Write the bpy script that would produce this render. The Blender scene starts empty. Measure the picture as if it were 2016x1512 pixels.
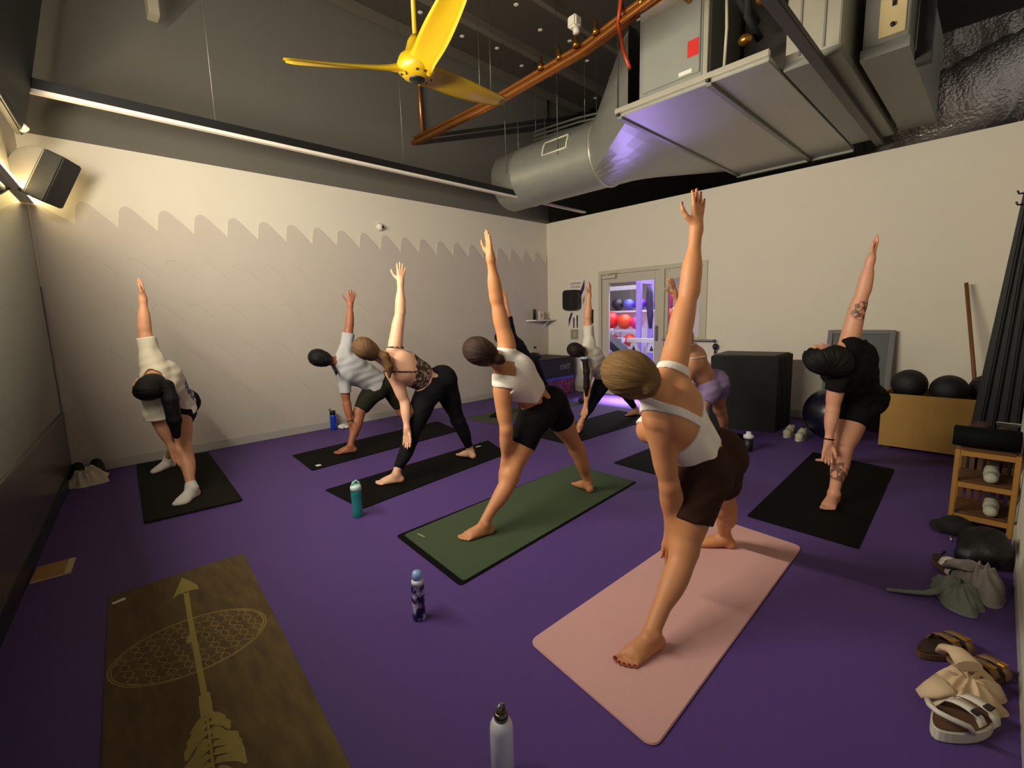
import bpy, bmesh, math, random
import numpy as np
from mathutils import Vector, Matrix, Quaternion

# ---------------------------------------------------------------- camera, world, lights, exposure
SC = bpy.context.scene
COL = SC.collection
PI = math.pi
random.seed(7)

cam_data = bpy.data.cameras.new('camera')
cam_data.sensor_width = 36.0
cam_data.lens = 36.0 * 914.77 / 2016.0
cam_data.clip_start = 0.02
camera = bpy.data.objects.new('camera', cam_data)
COL.objects.link(camera)
def _cam_matrix(yaw, pitch, roll, h):
    cy, sy, cp, sp, cr, sr = math.cos(yaw), math.sin(yaw), math.cos(pitch), math.sin(pitch), math.cos(roll), math.sin(roll)
    Ry = Matrix(((cy, 0, sy), (0, 1, 0), (-sy, 0, cy)))
    Rx = Matrix(((1, 0, 0), (0, cp, -sp), (0, sp, cp)))
    Rz = Matrix(((cr, -sr, 0), (sr, cr, 0), (0, 0, 1)))
    M = Rz @ Rx @ Ry                       # room axes (x, down, y) seen by the camera
    X, D, Y = M.col[0], M.col[1], M.col[2]
    right = Vector((X[0], Y[0], -D[0])); down = Vector((X[1], Y[1], -D[1])); fwd = Vector((X[2], Y[2], -D[2]))
    m = Matrix.Identity(4)
    for i in range(3):
        m[i][0], m[i][1], m[i][2] = right[i], -down[i], -fwd[i]
    m[2][3] = h
    return m
camera.matrix_world = _cam_matrix(-0.76280837, 0.1435065, -0.02692146, 1.35)
SC.camera = camera

SC.view_settings.view_transform = 'Standard'
SC.view_settings.look = 'None'
SC.view_settings.exposure = 0.44
SC.view_settings.gamma = 1.0
SC.view_settings.use_curve_mapping = False

WORLD = bpy.data.worlds.new('world')
SC.world = WORLD
WORLD.use_nodes = True
WORLD.node_tree.nodes['Background'].inputs[0].default_value = (1.0, 0.94, 0.90, 1)
WORLD.node_tree.nodes['Background'].inputs[1].default_value = 0.165

def area_light(name, loc, target, sx, sy, power, color, spread=PI):
    d = bpy.data.lights.new(name, 'AREA')
    d.shape = 'RECTANGLE'; d.size = sx; d.size_y = sy; d.energy = power; d.color = color; d.spread = spread
    o = bpy.data.objects.new(name, d); COL.objects.link(o)
    o.location = loc
    v = Vector(target) - Vector(loc)
    z = -v.normalized()
    return o, z
def aim(o, zaxis, xaxis):
    z = Vector(zaxis).normalized(); x = Vector(xaxis); x = (x - z * x.dot(z)).normalized(); y = z.cross(x)
    m = Matrix.Identity(4)
    for i in range(3):
        m[i][0], m[i][1], m[i][2] = x[i], y[i], z[i]
        m[i][3] = o.location[i]
    o.matrix_world = m

WARM = (1.0, 0.92, 0.77)
# left wall line: x = LWX(y)
def LWX(y): return -0.09 + 0.095 * (y - 5.84)
LW_DIR = Vector((0.095, 1.0, 0)).normalized()
LW_N = Vector((1.0, -0.095, 0)).normalized()
# the lamp strip along the top of the mirror
o, z = area_light('mirror_strip_lamp', (LWX(3.6) + 0.050, 3.6, 2.495), (LWX(3.6) + 1.050, 3.6, 2.66), 4.2, 0.03, 265, WARM)
aim(o, z, LW_DIR)
# gym beyond the doors: ceiling tubes, cold white with a purple cast
o, z = area_light('gym_ceiling_lamp', (8.6, 4.4, 2.9), (8.6, 4.4, 0), 2.6, 3.0, 115, (0.95, 0.92, 1.0))
aim(o, z, (1, 0, 0))
o, z = area_light('gym_purple_lamp', (7.0, 4.3, 2.85), (6.02, 3.95, 0.0), 0.2, 0.2, 45, (0.66, 0.50, 1.0), 0.55)
aim(o, z, (0, 1, 0))
o, z = area_light('added_pan_glow_lamp', (8.25, 5.32, 0.45), (4.08, 1.75, 3.1), 0.5, 0.5, 2.6, (0.45, 0.30, 1.0), 0.42)  # added purple beam to tint the air handler pan, no known fixture there
aim(o, z, (0, 1, 0))

# ---------------------------------------------------------------- materials
def srgb(c):
    if isinstance(c, str):
        c = c.lstrip('#'); c = [int(c[i:i + 2], 16) / 255 for i in (0, 2, 4)]
    return tuple(((x + 0.055) / 1.055) ** 2.4 if x > 0.04045 else x / 12.92 for x in c)
_M = {}
def mat(name, color, rough=0.6, metal=0.0, var=0.10, scale=6.0, bump=0.0, bscale=None, stretch=None, emit=0.0, alpha=None, trans=0.0, spec=0.5, color2=None, coat=0.0, sheen=0.0, detail=4.0, contrast=None):
    """principled material whose colour wanders a little with object-space noise; optional bump"""
    if name in _M: return _M[name]
    m = bpy.data.materials.new(name); m.use_nodes = True
    nt = m.node_tree; N = nt.nodes; L = nt.links
    b = N['Principled BSDF']
    c = srgb(color)
    tc = N.new('ShaderNodeTexCoord'); mp = N.new('ShaderNodeMapping')
    L.new(tc.outputs['Object'], mp.inputs['Vector'])
    if stretch: mp.inputs['Scale'].default_value = stretch
    nz = N.new('ShaderNodeTexNoise'); nz.inputs['Scale'].default_value = scale; nz.inputs['Detail'].default_value = detail
    L.new(mp.outputs[0], nz.inputs['Vector'])
    mix = N.new('ShaderNodeMix'); mix.data_type = 'RGBA'
    if color2 is not None: a, d = c, srgb(color2)
    else: a = tuple(x * (1 - var) for x in c); d = tuple(min(1, x * (1 + var)) for x in c)
    mix.inputs[6].default_value = (*a, 1); mix.inputs[7].default_value = (*d, 1)
    if contrast:
        mr = N.new('ShaderNodeMapRange'); mr.inputs[1].default_value = contrast[0]; mr.inputs[2].default_value = contrast[1]
        L.new(nz.outputs['Fac'], mr.inputs[0]); L.new(mr.outputs[0], mix.inputs[0])
    else:
        L.new(nz.outputs['Fac'], mix.inputs[0])
    L.new(mix.outputs[2], b.inputs['Base Color'])
    b.inputs['Roughness'].default_value = rough; b.inputs['Metallic'].default_value = metal
    b.inputs['Specular IOR Level'].default_value = spec
    if coat: b.inputs['Coat Weight'].default_value = coat
    if sheen: b.inputs['Sheen Weight'].default_value = sheen
    if trans: b.inputs['Transmission Weight'].default_value = trans
    if alpha is not None: b.inputs['Alpha'].default_value = alpha
    if emit:
        b.inputs['Emission Color'].default_value = (*c, 1); b.inputs['Emission Strength'].default_value = emit
    if bump:
        n2 = N.new('ShaderNodeTexNoise'); n2.inputs['Scale'].default_value = bscale or scale * 8; n2.inputs['Detail'].default_value = 3
        L.new(mp.outputs[0], n2.inputs['Vector'])
        bp = N.new('ShaderNodeBump'); bp.inputs['Strength'].default_value = bump; bp.inputs['Distance'].default_value = 0.01
        L.new(n2.outputs['Fac'], bp.inputs['Height']); L.new(bp.outputs[0], b.inputs['Normal'])
    _M[name] = m
    return m
def glass(name, color=(1, 1, 1), rough=0.0):
    if name in _M: return _M[name]
    m = bpy.data.materials.new(name); m.use_nodes = True
    N = m.node_tree.nodes; L = m.node_tree.links
    N.remove(N['Principled BSDF'])
    t = N.new('ShaderNodeBsdfTransparent'); t.inputs[0].default_value = (*color, 1)
    g = N.new('ShaderNodeBsdfGlossy'); g.inputs['Roughness'].default_value = rough
    fr = N.new('ShaderNodeFresnel'); fr.inputs[0].default_value = 1.45
    mx = N.new('ShaderNodeMixShader'); ge = N.new('ShaderNodeNewGeometry'); iv = N.new('ShaderNodeMath'); iv.operation = 'SUBTRACT'; iv.inputs[0].default_value = 1.0; L.new(ge.outputs['Backfacing'], iv.inputs[1])
    mu = N.new('ShaderNodeMath'); mu.operation = 'MULTIPLY'; L.new(fr.outputs[0], mu.inputs[0]); L.new(iv.outputs[0], mu.inputs[1])
    L.new(mu.outputs[0], mx.inputs[0]); L.new(t.outputs[0], mx.inputs[1]); L.new(g.outputs[0], mx.inputs[2])
    L.new(mx.outputs[0], N['Material Output'].inputs[0])
    _M[name] = m
    return m

# ---------------------------------------------------------------- object helpers
ROOT = {}                                       # object name -> world position its children's meshes are measured from
def tag(o, label=None, cat=None, group=None, kind=None):
    if label: o['label'] = label
    if cat: o['category'] = cat
    if group: o['group'] = group
    if kind: o['kind'] = kind
    return o
def thing(name, loc, label, cat, group=None):
    o = bpy.data.objects.new(name, None); COL.objects.link(o)
    o.location = loc; o.empty_display_size = 0.1
    ROOT[o.name] = Vector(loc)
    return tag(o, label, cat, group)
def link_mesh(name, me, mats, parent=None, base=None):
    o = bpy.data.objects.new(name, me); COL.objects.link(o)
    for m in (mats if isinstance(mats, (list, tuple)) else [mats]): me.materials.append(m)
    if parent is not None:
        o.parent = parent; ROOT[o.name] = ROOT[parent.name]
    else:
        o.location = base if base is not None else (0, 0, 0)
        ROOT[o.name] = Vector(o.location)
    return o
def dup(root, loc, label=None, group=None):
    """copy of a thing with copies of its parts and sub-parts"""
    r = root.copy(); COL.objects.link(r); r.location = loc
    ROOT[r.name] = Vector(loc)
    if label: r['label'] = label
    if group: r['group'] = group
    for ch in [c for c in bpy.data.objects if c.parent == root]:
        k = ch.copy(); COL.objects.link(k); k.parent = r
        for g in [c for c in bpy.data.objects if c.parent == ch]:
            q = g.copy(); COL.objects.link(q); q.parent = k
    return r

class MB:
    """collects shapes into one mesh, in world coordinates"""
    def __init__(s): s.v = []; s.f = []; s.sm = []; s.mi = []; s.cur = 0
    def add(s, vs, fs, smooth=False):
        o = len(s.v); s.v += [tuple(v) for v in vs]
        for f in fs:
            s.f.append(tuple(i + o for i in f)); s.sm.append(smooth); s.mi.append(s.cur)
        return s
    def box(s, c, size, R=None):
        c = Vector(c); h = Vector(size) / 2; vs = []
        for x in (-1, 1):
            for y in (-1, 1):
                for z in (-1, 1):
                    p = Vector((x * h.x, y * h.y, z * h.z)); vs.append(c + (R @ p if R else p))
        return s.add(vs, [(0, 1, 3, 2), (4, 6, 7, 5), (0, 4, 5, 1), (2, 3, 7, 6), (0, 2, 6, 4), (1, 5, 7, 3)])
    def box2(s, a, b):
        a = Vector(a); b = Vector(b); return s.box((a + b) / 2, [abs(x) for x in (b - a)])
    def tube(s, pts, r, n=12, cap=True, smooth=True, flat=None, up=None):
        """swept round (or flattened) section along pts; r number or list"""
        pts = [Vector(p) for p in pts]; m = len(pts)
        rs = r if isinstance(r, (list, tuple)) else [r] * m
        ref = Vector(up) if up is not None else None
        vs = []; prev = None
        for i, p in enumerate(pts):
            t = (pts[min(i + 1, m - 1)] - pts[max(i - 1, 0)]).normalized()
            if ref is not None: a = ref - t * ref.dot(t)
            elif prev is None:
                a = Vector((0, 0, 1)) if abs(t.z) < 0.9 else Vector((1, 0, 0)); a = a - t * a.dot(t)
            else: a = prev - t * prev.dot(t)
            a.normalize(); prev = a; b = t.cross(a)
            fa = rs[i] * (flat if flat else 1)
            for k in range(n):
                q = 2 * PI * k / n
                vs.append(p + a * (math.cos(q) * fa) + b * (math.sin(q) * rs[i]))
        fs = [(i * n + k, i * n + (k + 1) % n, (i + 1) * n + (k + 1) % n, (i + 1) * n + k) for i in range(m - 1) for k in range(n)]
        s.add(vs, fs, smooth)
        if cap:
            o = len(s.v) - len(vs)
            s.f.append(tuple(o + k for k in reversed(range(n)))); s.sm.append(False); s.mi.append(s.cur)
            s.f.append(tuple(o + (m - 1) * n + k for k in range(n))); s.sm.append(False); s.mi.append(s.cur)
        return s
    def cyl(s, a, b, r, r2=None, n=20, smooth=True):
        return s.tube([a, b], [r, r if r2 is None else r2], n, True, smooth)
    def lathe(s, prof, origin, axis=(0, 0, 1), n=28, smooth=True):
        """prof: list of (radius, height); closed at ends where radius 0"""
        z = Vector(axis).normalized(); x = Vector((1, 0, 0)) if abs(z.x) < 0.9 else Vector((0, 1, 0)); x = (x - z * x.dot(z)).normalized(); y = z.cross(x)
        o = Vector(origin); vs = []
        for r, h in prof:
            for k in range(n):
                q = 2 * PI * k / n; vs.append(o + z * h + x * (r * math.cos(q)) + y * (r * math.sin(q)))
        m = len(prof)
        fs = [(i * n + k, i * n + (k + 1) % n, (i + 1) * n + (k + 1) % n, (i + 1) * n + k) for i in range(m - 1) for k in range(n)]
        return s.add(vs, fs, smooth)
    def ell(s, c, r, R=None, n=16, m=10):
        c = Vector(c); vs = []; fs = []
        for i in range(m + 1):
            th = PI * i / m
            for k in range(n):
                q = 2 * PI * k / n
                p = Vector((r[0] * math.sin(th) * math.cos(q), r[1] * math.sin(th) * math.sin(q), r[2] * math.cos(th)))
                vs.append(c + (R @ p if R else p))
        fs = [(i * n + k, (i + 1) * n + k, (i + 1) * n + (k + 1) % n, i * n + (k + 1) % n) for i in range(m) for k in range(n)]
        return s.add(vs, fs, True)
    def prism(s, poly, a, b):
        """poly: list of 3-D points of a planar outline; extruded by vector b - a"""
        d = Vector(b) - Vector(a); n = len(poly); P = [Vector(p) for p in poly]
        fs = [tuple(range(n)), tuple(range(2 * n - 1, n - 1, -1))] + [(i, n + i, n + (i + 1) % n, (i + 1) % n) for i in range(n)]
        return s.add(P + [p + d for p in P], fs)
    def ribbon(s, pts, w, up=(0, 0, 1), h=0.0006):
        """flat band along pts lying across 'up'"""
        pts = [Vector(p) for p in pts]; up = Vector(up); ws = w if isinstance(w, (list, tuple)) else [w] * len(pts)
        vs = []
        for i, p in enumerate(pts):
            t = (pts[min(i + 1, len(pts) - 1)] - pts[max(i - 1, 0)]).normalized(); b = t.cross(up).normalized() * ws[i] / 2
            vs += [p - b, p + b, p + b + up * h, p - b + up * h]
        fs = []
        for i in range(len(pts) - 1):
            for k in range(4):
                fs.append((4 * i + k, 4 * i + (k + 1) % 4, 4 * i + 4 + (k + 1) % 4, 4 * i + 4 + k))
        fs += [(3, 2, 1, 0), tuple(4 * (len(pts) - 1) + k for k in range(4))]
        return s.add(vs, fs)
    def build(s, name, mats, parent=None, base=None, bevel=0.0, seg=2, recalc=True, solid=0.0, sub=0, disp=None):
        if parent is not None: off = ROOT[parent.name]
        else:
            if base is None:
                xs = [v[0] for v in s.v]; ys = [v[1] for v in s.v]; zs = [v[2] for v in s.v]
                base = ((min(xs) + max(xs)) / 2, (min(ys) + max(ys)) / 2, min(zs))
            off = Vector(base)
        me = bpy.data.meshes.new(name)
        me.from_pydata([(v[0] - off[0], v[1] - off[1], v[2] - off[2]) for v in s.v], [], s.f)
        me.polygons.foreach_set('use_smooth', s.sm); me.polygons.foreach_set('material_index', s.mi)
        if recalc or bevel:
            bm = bmesh.new(); bm.from_mesh(me)
            if recalc: bmesh.ops.recalc_face_normals(bm, faces=bm.faces)
            if bevel:
                es = [e for e in bm.edges if len(e.link_faces) == 2 and e.calc_face_angle(0) > 0.6]
                bmesh.ops.bevel(bm, geom=es, offset=bevel, segments=seg, affect='EDGES', clamp_overlap=True)
            bm.to_mesh(me); bm.free()
        me.update()
        o = link_mesh(name, me, mats, parent, base)
        if solid:
            md = o.modifiers.new('thick', 'SOLIDIFY'); md.thickness = solid; md.offset = 0
        if sub:
            md = o.modifiers.new('smooth', 'SUBSURF'); md.levels = sub; md.render_levels = sub
        return o
def text_obj(name, body, size, loc, R, m, parent, extrude=0.001, align='CENTER'):
    cu = bpy.data.curves.new(name, 'FONT'); cu.body = body; cu.size = size; cu.extrude = extrude; cu.align_x = align; cu.align_y = 'CENTER'
    tmp = bpy.data.objects.new(name, cu); COL.objects.link(tmp)
    me = bpy.data.meshes.new_from_object(tmp.evaluated_get(bpy.context.evaluated_depsgraph_get()))
    bpy.data.objects.remove(tmp); me.name = name; me.materials.clear(); me.materials.append(m)
    o = bpy.data.objects.new(name, me); COL.objects.link(o)
    o.parent = parent; ROOT[o.name] = ROOT[parent.name]
    mm = R.to_4x4(); mm.translation = Vector(loc) - ROOT[parent.name]; o.matrix_basis = mm
    return o
def Rcols(x, y, z):
    x, y, z = Vector(x), Vector(y), Vector(z)
    return Matrix(((x[0], y[0], z[0]), (x[1], y[1], z[1]), (x[2], y[2], z[2])))

# ---------------------------------------------------------------- people: one continuous surface each, grown from a smooth distance field
class Grid:
    def __init__(s, lo, hi, h, far=0.07):
        s.lo = np.array(lo, float); s.h = h; s.n = np.maximum(4, np.ceil((np.array(hi) - s.lo) / h).astype(int) + 1)
        s.ax = [(s.lo[i] + h * np.arange(s.n[i])).astype(np.float32) for i in range(3)]
        s.F = np.full(tuple(s.n), far, np.float32)
    def sl(s, lo, hi):
        a = np.clip(np.floor((np.array(lo) - s.lo) / s.h).astype(int), 0, s.n); b = np.clip(np.ceil((np.array(hi) - s.lo) / s.h).astype(int) + 1, 0, s.n)
        if np.any(b <= a): return None
        return tuple(slice(a[i], b[i]) for i in range(3))
    def xyz(s, S):
        return s.ax[0][S[0]][:, None, None], s.ax[1][S[1]][None, :, None], s.ax[2][S[2]][None, None, :]
    def add(s, prim, k=0.02, off=0.0, clip=()):
        lo, hi = bounds(prim); m = 0.075 + off
        S = s.sl(lo - m, hi + m)
        if S is None: return
        X = s.xyz(S); d = evalp(prim, *X) - off
        for (p, n) in clip: d = np.maximum(d, plane(X, p, n))
        f = s.F[S]
        q = np.maximum(k - np.abs(f - d), 0) / k
        s.F[S] = np.minimum(f, d) - q * q * k * 0.25
    def sub(s, prim, off=0.0, k=0.004):
        lo, hi = bounds(prim); m = 0.05 + off
        S = s.sl(lo - m, hi + m)
        if S is None: return
        d = -(evalp(prim, *s.xyz(S)) - off); f = s.F[S]
        q = np.maximum(k - np.abs(f - d), 0) / k
        s.F[S] = np.maximum(f, d) + q * q * k * 0.25
    def full(s): return s.xyz((slice(None),) * 3)
    def cut(s, p, n): s.F = np.maximum(s.F, plane(s.full(), p, n).astype(np.float32))
def plane(X, p, n): return (X[0] - p[0]) * n[0] + (X[1] - p[1]) * n[1] + (X[2] - p[2]) * n[2]
def cap(a, b, ra, rb): return ('c', np.array(a, float), np.array(b, float), ra, rb)
def ell(c, R, r): return ('e', np.array(c, float), np.array(R, float), np.array(r, float))
def bounds(p):
    if p[0] == 'c':
        r = max(p[3], p[4]); return np.minimum(p[1], p[2]) - r, np.maximum(p[1], p[2]) + r
    e = np.sqrt(((p[2] * p[3][:, None]) ** 2).sum(0)); return p[1] - e, p[1] + e
def evalp(p, x, y, z):
    if p[0] == 'c':
        a, b = p[1], p[2]; v = b - a; L = max(v @ v, 1e-9)
        x = x - a[0]; y = y - a[1]; z = z - a[2]
        t = np.clip((x * v[0] + y * v[1] + z * v[2]) / L, 0, 1)
        return np.sqrt((x - t * v[0]) ** 2 + (y - t * v[1]) ** 2 + (z - t * v[2]) ** 2) - (p[3] + (p[4] - p[3]) * t)
    c, R, r = p[1:]
    x = x - c[0]; y = y - c[1]; z = z - c[2]
    q = [(x * R[i][0] + y * R[i][1] + z * R[i][2]) / r[i] for i in range(3)]
    k0 = np.sqrt(q[0] ** 2 + q[1] ** 2 + q[2] ** 2)
    k1 = np.sqrt((q[0] / r[0]) ** 2 + (q[1] / r[1]) ** 2 + (q[2] / r[2]) ** 2)
    return k0 * (k0 - 1) / np.maximum(k1, 1e-6)
def nets(g):
    """surface nets: one vertex per crossed cell, one quad per crossed edge"""
    F = g.F; F[0] = F[-1] = 1; F[:, 0] = F[:, -1] = 1; F[:, :, 0] = F[:, :, -1] = 1
    I = F < 0; nx, ny, nz = F.shape
    cnt = np.zeros((nx - 1, ny - 1, nz - 1), np.int8)
    for a in (0, 1):
        for b in (0, 1):
            for c in (0, 1): cnt += I[a:nx - 1 + a, b:ny - 1 + b, c:nz - 1 + c]
    cells = np.argwhere((cnt > 0) & (cnt < 8))
    idx = np.full(cnt.shape, -1, np.int32); idx[tuple(cells.T)] = np.arange(len(cells))
    acc = np.zeros((len(cells), 3)); num = np.zeros(len(cells))
    cor = [(a, b, c) for a in (0, 1) for b in (0, 1) for c in (0, 1)]
    V = {q: F[cells[:, 0] + q[0], cells[:, 1] + q[1], cells[:, 2] + q[2]].astype(np.float64) for q in cor}
    for p in cor:
        for ax in range(3):
            if p[ax]: continue
            q = list(p); q[ax] = 1; q = tuple(q)
            a, b = V[p], V[q]; m = (a < 0) != (b < 0)
            t = np.where(m, a / np.where(m, a - b, 1), 0)
            for i in range(3): acc[:, i] += np.where(m, p[i] + (t if i == ax else 0), 0)
            num += m
    P = (cells + acc / num[:, None]) * g.h + g.lo
    faces = []
    for ax in range(3):
        u, v = (ax + 1) % 3, (ax + 2) % 3
        A = np.moveaxis(I, (ax, u, v), (0, 1, 2)); D = np.moveaxis(idx, (ax, u, v), (0, 1, 2))
        e = np.argwhere(A[:-1, 1:-1, 1:-1] != A[1:, 1:-1, 1:-1]); i, j, k = e[:, 0], e[:, 1] + 1, e[:, 2] + 1
        Q = np.stack([D[i, j - 1, k - 1], D[i, j, k - 1], D[i, j, k], D[i, j - 1, k]], 1)
        flip = ~A[i, j, k]; Q[flip] = Q[flip][:, ::-1]; faces.append(Q)
    return P, np.concatenate(faces)
def field_obj(name, g, mats, parent=None, base=None, smooth=1):
    P, Q = nets(g)
    # light relaxation against stair-stepping
    for _ in range(smooth):
        S = np.zeros_like(P); c = np.zeros(len(P))
        for a, b in ((0, 1), (1, 2), (2, 3), (3, 0)):
            np.add.at(S, Q[:, a], P[Q[:, b]]); np.add.at(S, Q[:, b], P[Q[:, a]]); np.add.at(c, Q[:, a], 1); np.add.at(c, Q[:, b], 1)
        P = P * 0.5 + 0.5 * S / np.maximum(c, 1)[:, None]
    off = ROOT[parent.name] if parent is not None else Vector(base)
    P = P - np.array(off)
    me = bpy.data.meshes.new(name)
    me.vertices.add(len(P)); me.vertices.foreach_set('co', P.astype(np.float32).ravel())
    me.loops.add(Q.size); me.loops.foreach_set('vertex_index', Q.astype(np.int32).ravel())
    me.polygons.add(len(Q)); me.polygons.foreach_set('loop_start', np.arange(0, Q.size, 4, dtype=np.int32)); me.polygons.foreach_set('use_smooth', np.ones(len(Q), bool))
    me.update(calc_edges=True)
    return link_mesh(name, me, mats, parent, base)
def nrm(v): v = np.array(v, float); return v / max(np.linalg.norm(v), 1e-9)
def orth(v, n): return nrm(v - n * (v @ n))

def hand_prims(wr, u, n, l, k, curl=0.25, spread=1.0, rad=1.0):
    """palm, four bent fingers, thumb. u wrist->fingers, n palm normal, l thumb side"""
    out = []; ends = []
    u = nrm(u); l = orth(l, u); n = nrm(np.cross(u, l)) * (1 if np.cross(u, l) @ n > 0 else -1)
    K = [(0.027, 0.084, 0.066, 0.10), (0.009, 0.089, 0.074, 0.02), (-0.009, 0.085, 0.069, -0.06), (-0.026, 0.076, 0.054, -0.16)]
    out.append((cap(wr - u * 0.01 * k, wr + u * 0.02 * k, 0.024 * k, 0.023 * k), 0.02))
    for lo, le, fl, sp in K:
        kn = wr + (l * lo + u * le) * k
        out.append((cap(wr + (l * lo * 0.55 + u * 0.02) * k, kn, 0.0125 * k, 0.0105 * k), 0.014))
        d = nrm(u + l * sp * spread); p = kn; a = curl * 0.5
        for seg, r0, r1 in ((0.45, 0.0088, 0.0080), (0.31, 0.0080, 0.0073), (0.24, 0.0073, 0.0060)):
            dd = nrm(d * math.cos(a) + n * math.sin(a)); q = p + dd * fl * seg * k
            out.append((cap(p, q, r0 * k * rad, r1 * k * rad), 0.004)); p = q; a += curl
        ends.append((p, dd))
    b = wr + (u * 0.018 + l * 0.018) * k; c = b + nrm(u * 0.62 + l * 0.62 * max(0.4, spread) + n * 0.35) * 0.042 * k
    e = c + nrm(u * 0.85 + l * 0.45 * spread + n * 0.2) * 0.033 * k; f = e + nrm(u * 0.95 + l * 0.25 * spread + n * 0.1) * 0.025 * k
    out += [(cap(b, c, 0.0155 * k, 0.0115 * k), 0.010), (cap(c, e, 0.0100 * k * rad, 0.0090 * k * rad), 0.004), (cap(e, f, 0.0090 * k * rad, 0.0068 * k * rad), 0.004)]
    ends.append((f, nrm(f - e)))
    return out, ends, n
def foot_prims(an, fd, big, z0, k):
    out = []; ends = []
    g = np.array([an[0], an[1], z0])
    Z = np.array([0, 0, 1.0])
    A = lambda f, s, z: g + (fd * f + big * s) * k + Z * z * k
    out.append((cap(A(-0.035, 0, 0.028), A(-0.012, 0, 0.05), 0.028 * k, 0.033 * k), 0.02))
    out.append((cap(A(0.0, 0, 0.060), A(0.085, 0.006, 0.030), 0.034 * k, 0.027 * k), 0.02))
    out.append((cap(A(-0.03, -0.005, 0.022), A(0.10, -0.026, 0.017), 0.022 * k, 0.0165 * k), 0.02))
    out.append((cap(A(0.03, 0.008, 0.035), A(0.118, 0.022, 0.021), 0.026 * k, 0.0205 * k), 0.02))
    out.append((cap(A(0.06, -0.005, 0.030), A(0.112, -0.003, 0.018), 0.024 * k, 0.017 * k), 0.02))
    for s, st, ln, r, sp in ((0.026, 0.122, 0.042, 0.0125, 0.02), (0.0075, 0.124, 0.039, 0.0092, 0.0), (-0.0075, 0.119, 0.035, 0.0088, -0.02), (-0.021, 0.111, 0.030, 0.0083, -0.05), (-0.034, 0.100, 0.026, 0.0080, -0.1)):
        p = A(st, s, r / 1.0 + 0.004); q = p + nrm(fd + big * sp) * ln * k; q[2] = z0 + r * k
        out.append((cap(p, q, r * k * 1.02, r * k), 0.005)); ends.append((q, r * k))
    return out, ends

def strands(cols, c, hs, hf, hu):
    """hair colour running in fine strands that radiate from the back of the head"""
    m = bpy.data.materials.new('hair_strands'); m.use_nodes = True; N = m.node_tree.nodes; L = m.node_tree.links; b = N['Principled BSDF']
    tc = N.new('ShaderNodeTexCoord'); sb = N.new('ShaderNodeVectorMath'); sb.operation = 'SUBTRACT'; L.new(tc.outputs['Object'], sb.inputs[0]); sb.inputs[1].default_value = tuple(float(q) for q in c)
    dots = []
    for v in (hs, hu, hf):
        q = N.new('ShaderNodeVectorMath'); q.operation = 'DOT_PRODUCT'; L.new(sb.outputs[0], q.inputs[0]); q.inputs[1].default_value = tuple(float(x) for x in v); dots.append(q.outputs['Value'])
    at = N.new('ShaderNodeMath'); at.operation = 'ARCTAN2'; L.new(dots[0], at.inputs[0]); L.new(dots[1], at.inputs[1])
    mu = N.new('ShaderNodeMath'); mu.operation = 'MULTIPLY'; L.new(at.outputs[0], mu.inputs[0]); mu.inputs[1].default_value = 16.0
    mf = N.new('ShaderNodeMath'); mf.operation = 'MULTIPLY'; L.new(dots[2], mf.inputs[0]); mf.inputs[1].default_value = 9.0
    cb = N.new('ShaderNodeCombineXYZ'); L.new(mu.outputs[0], cb.inputs[0]); L.new(mf.outputs[0], cb.inputs[1])
    nz = N.new('ShaderNodeTexNoise'); nz.inputs['Scale'].default_value = 1.6; nz.inputs['Detail'].default_value = 5; nz.inputs['Roughness'].default_value = 0.65; L.new(cb.outputs[0], nz.inputs['Vector'])
    r = N.new('ShaderNodeValToRGB'); e = r.color_ramp.elements; e[0].position = 0.32; e[0].color = (*srgb(cols[0]), 1); e[1].position = 0.68; e[1].color = (*srgb(cols[1]), 1)
    L.new(nz.outputs['Fac'], r.inputs[0]); L.new(r.outputs[0], b.inputs['Base Color'])
    bp = N.new('ShaderNodeBump'); bp.inputs['Strength'].default_value = 0.7; bp.inputs['Distance'].default_value = 0.006; L.new(nz.outputs['Fac'], bp.inputs['Height']); L.new(bp.outputs[0], b.inputs['Normal'])
    b.inputs['Roughness'].default_value = 0.58; b.inputs['Specular IOR Level'].default_value = 0.25
    return m

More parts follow.
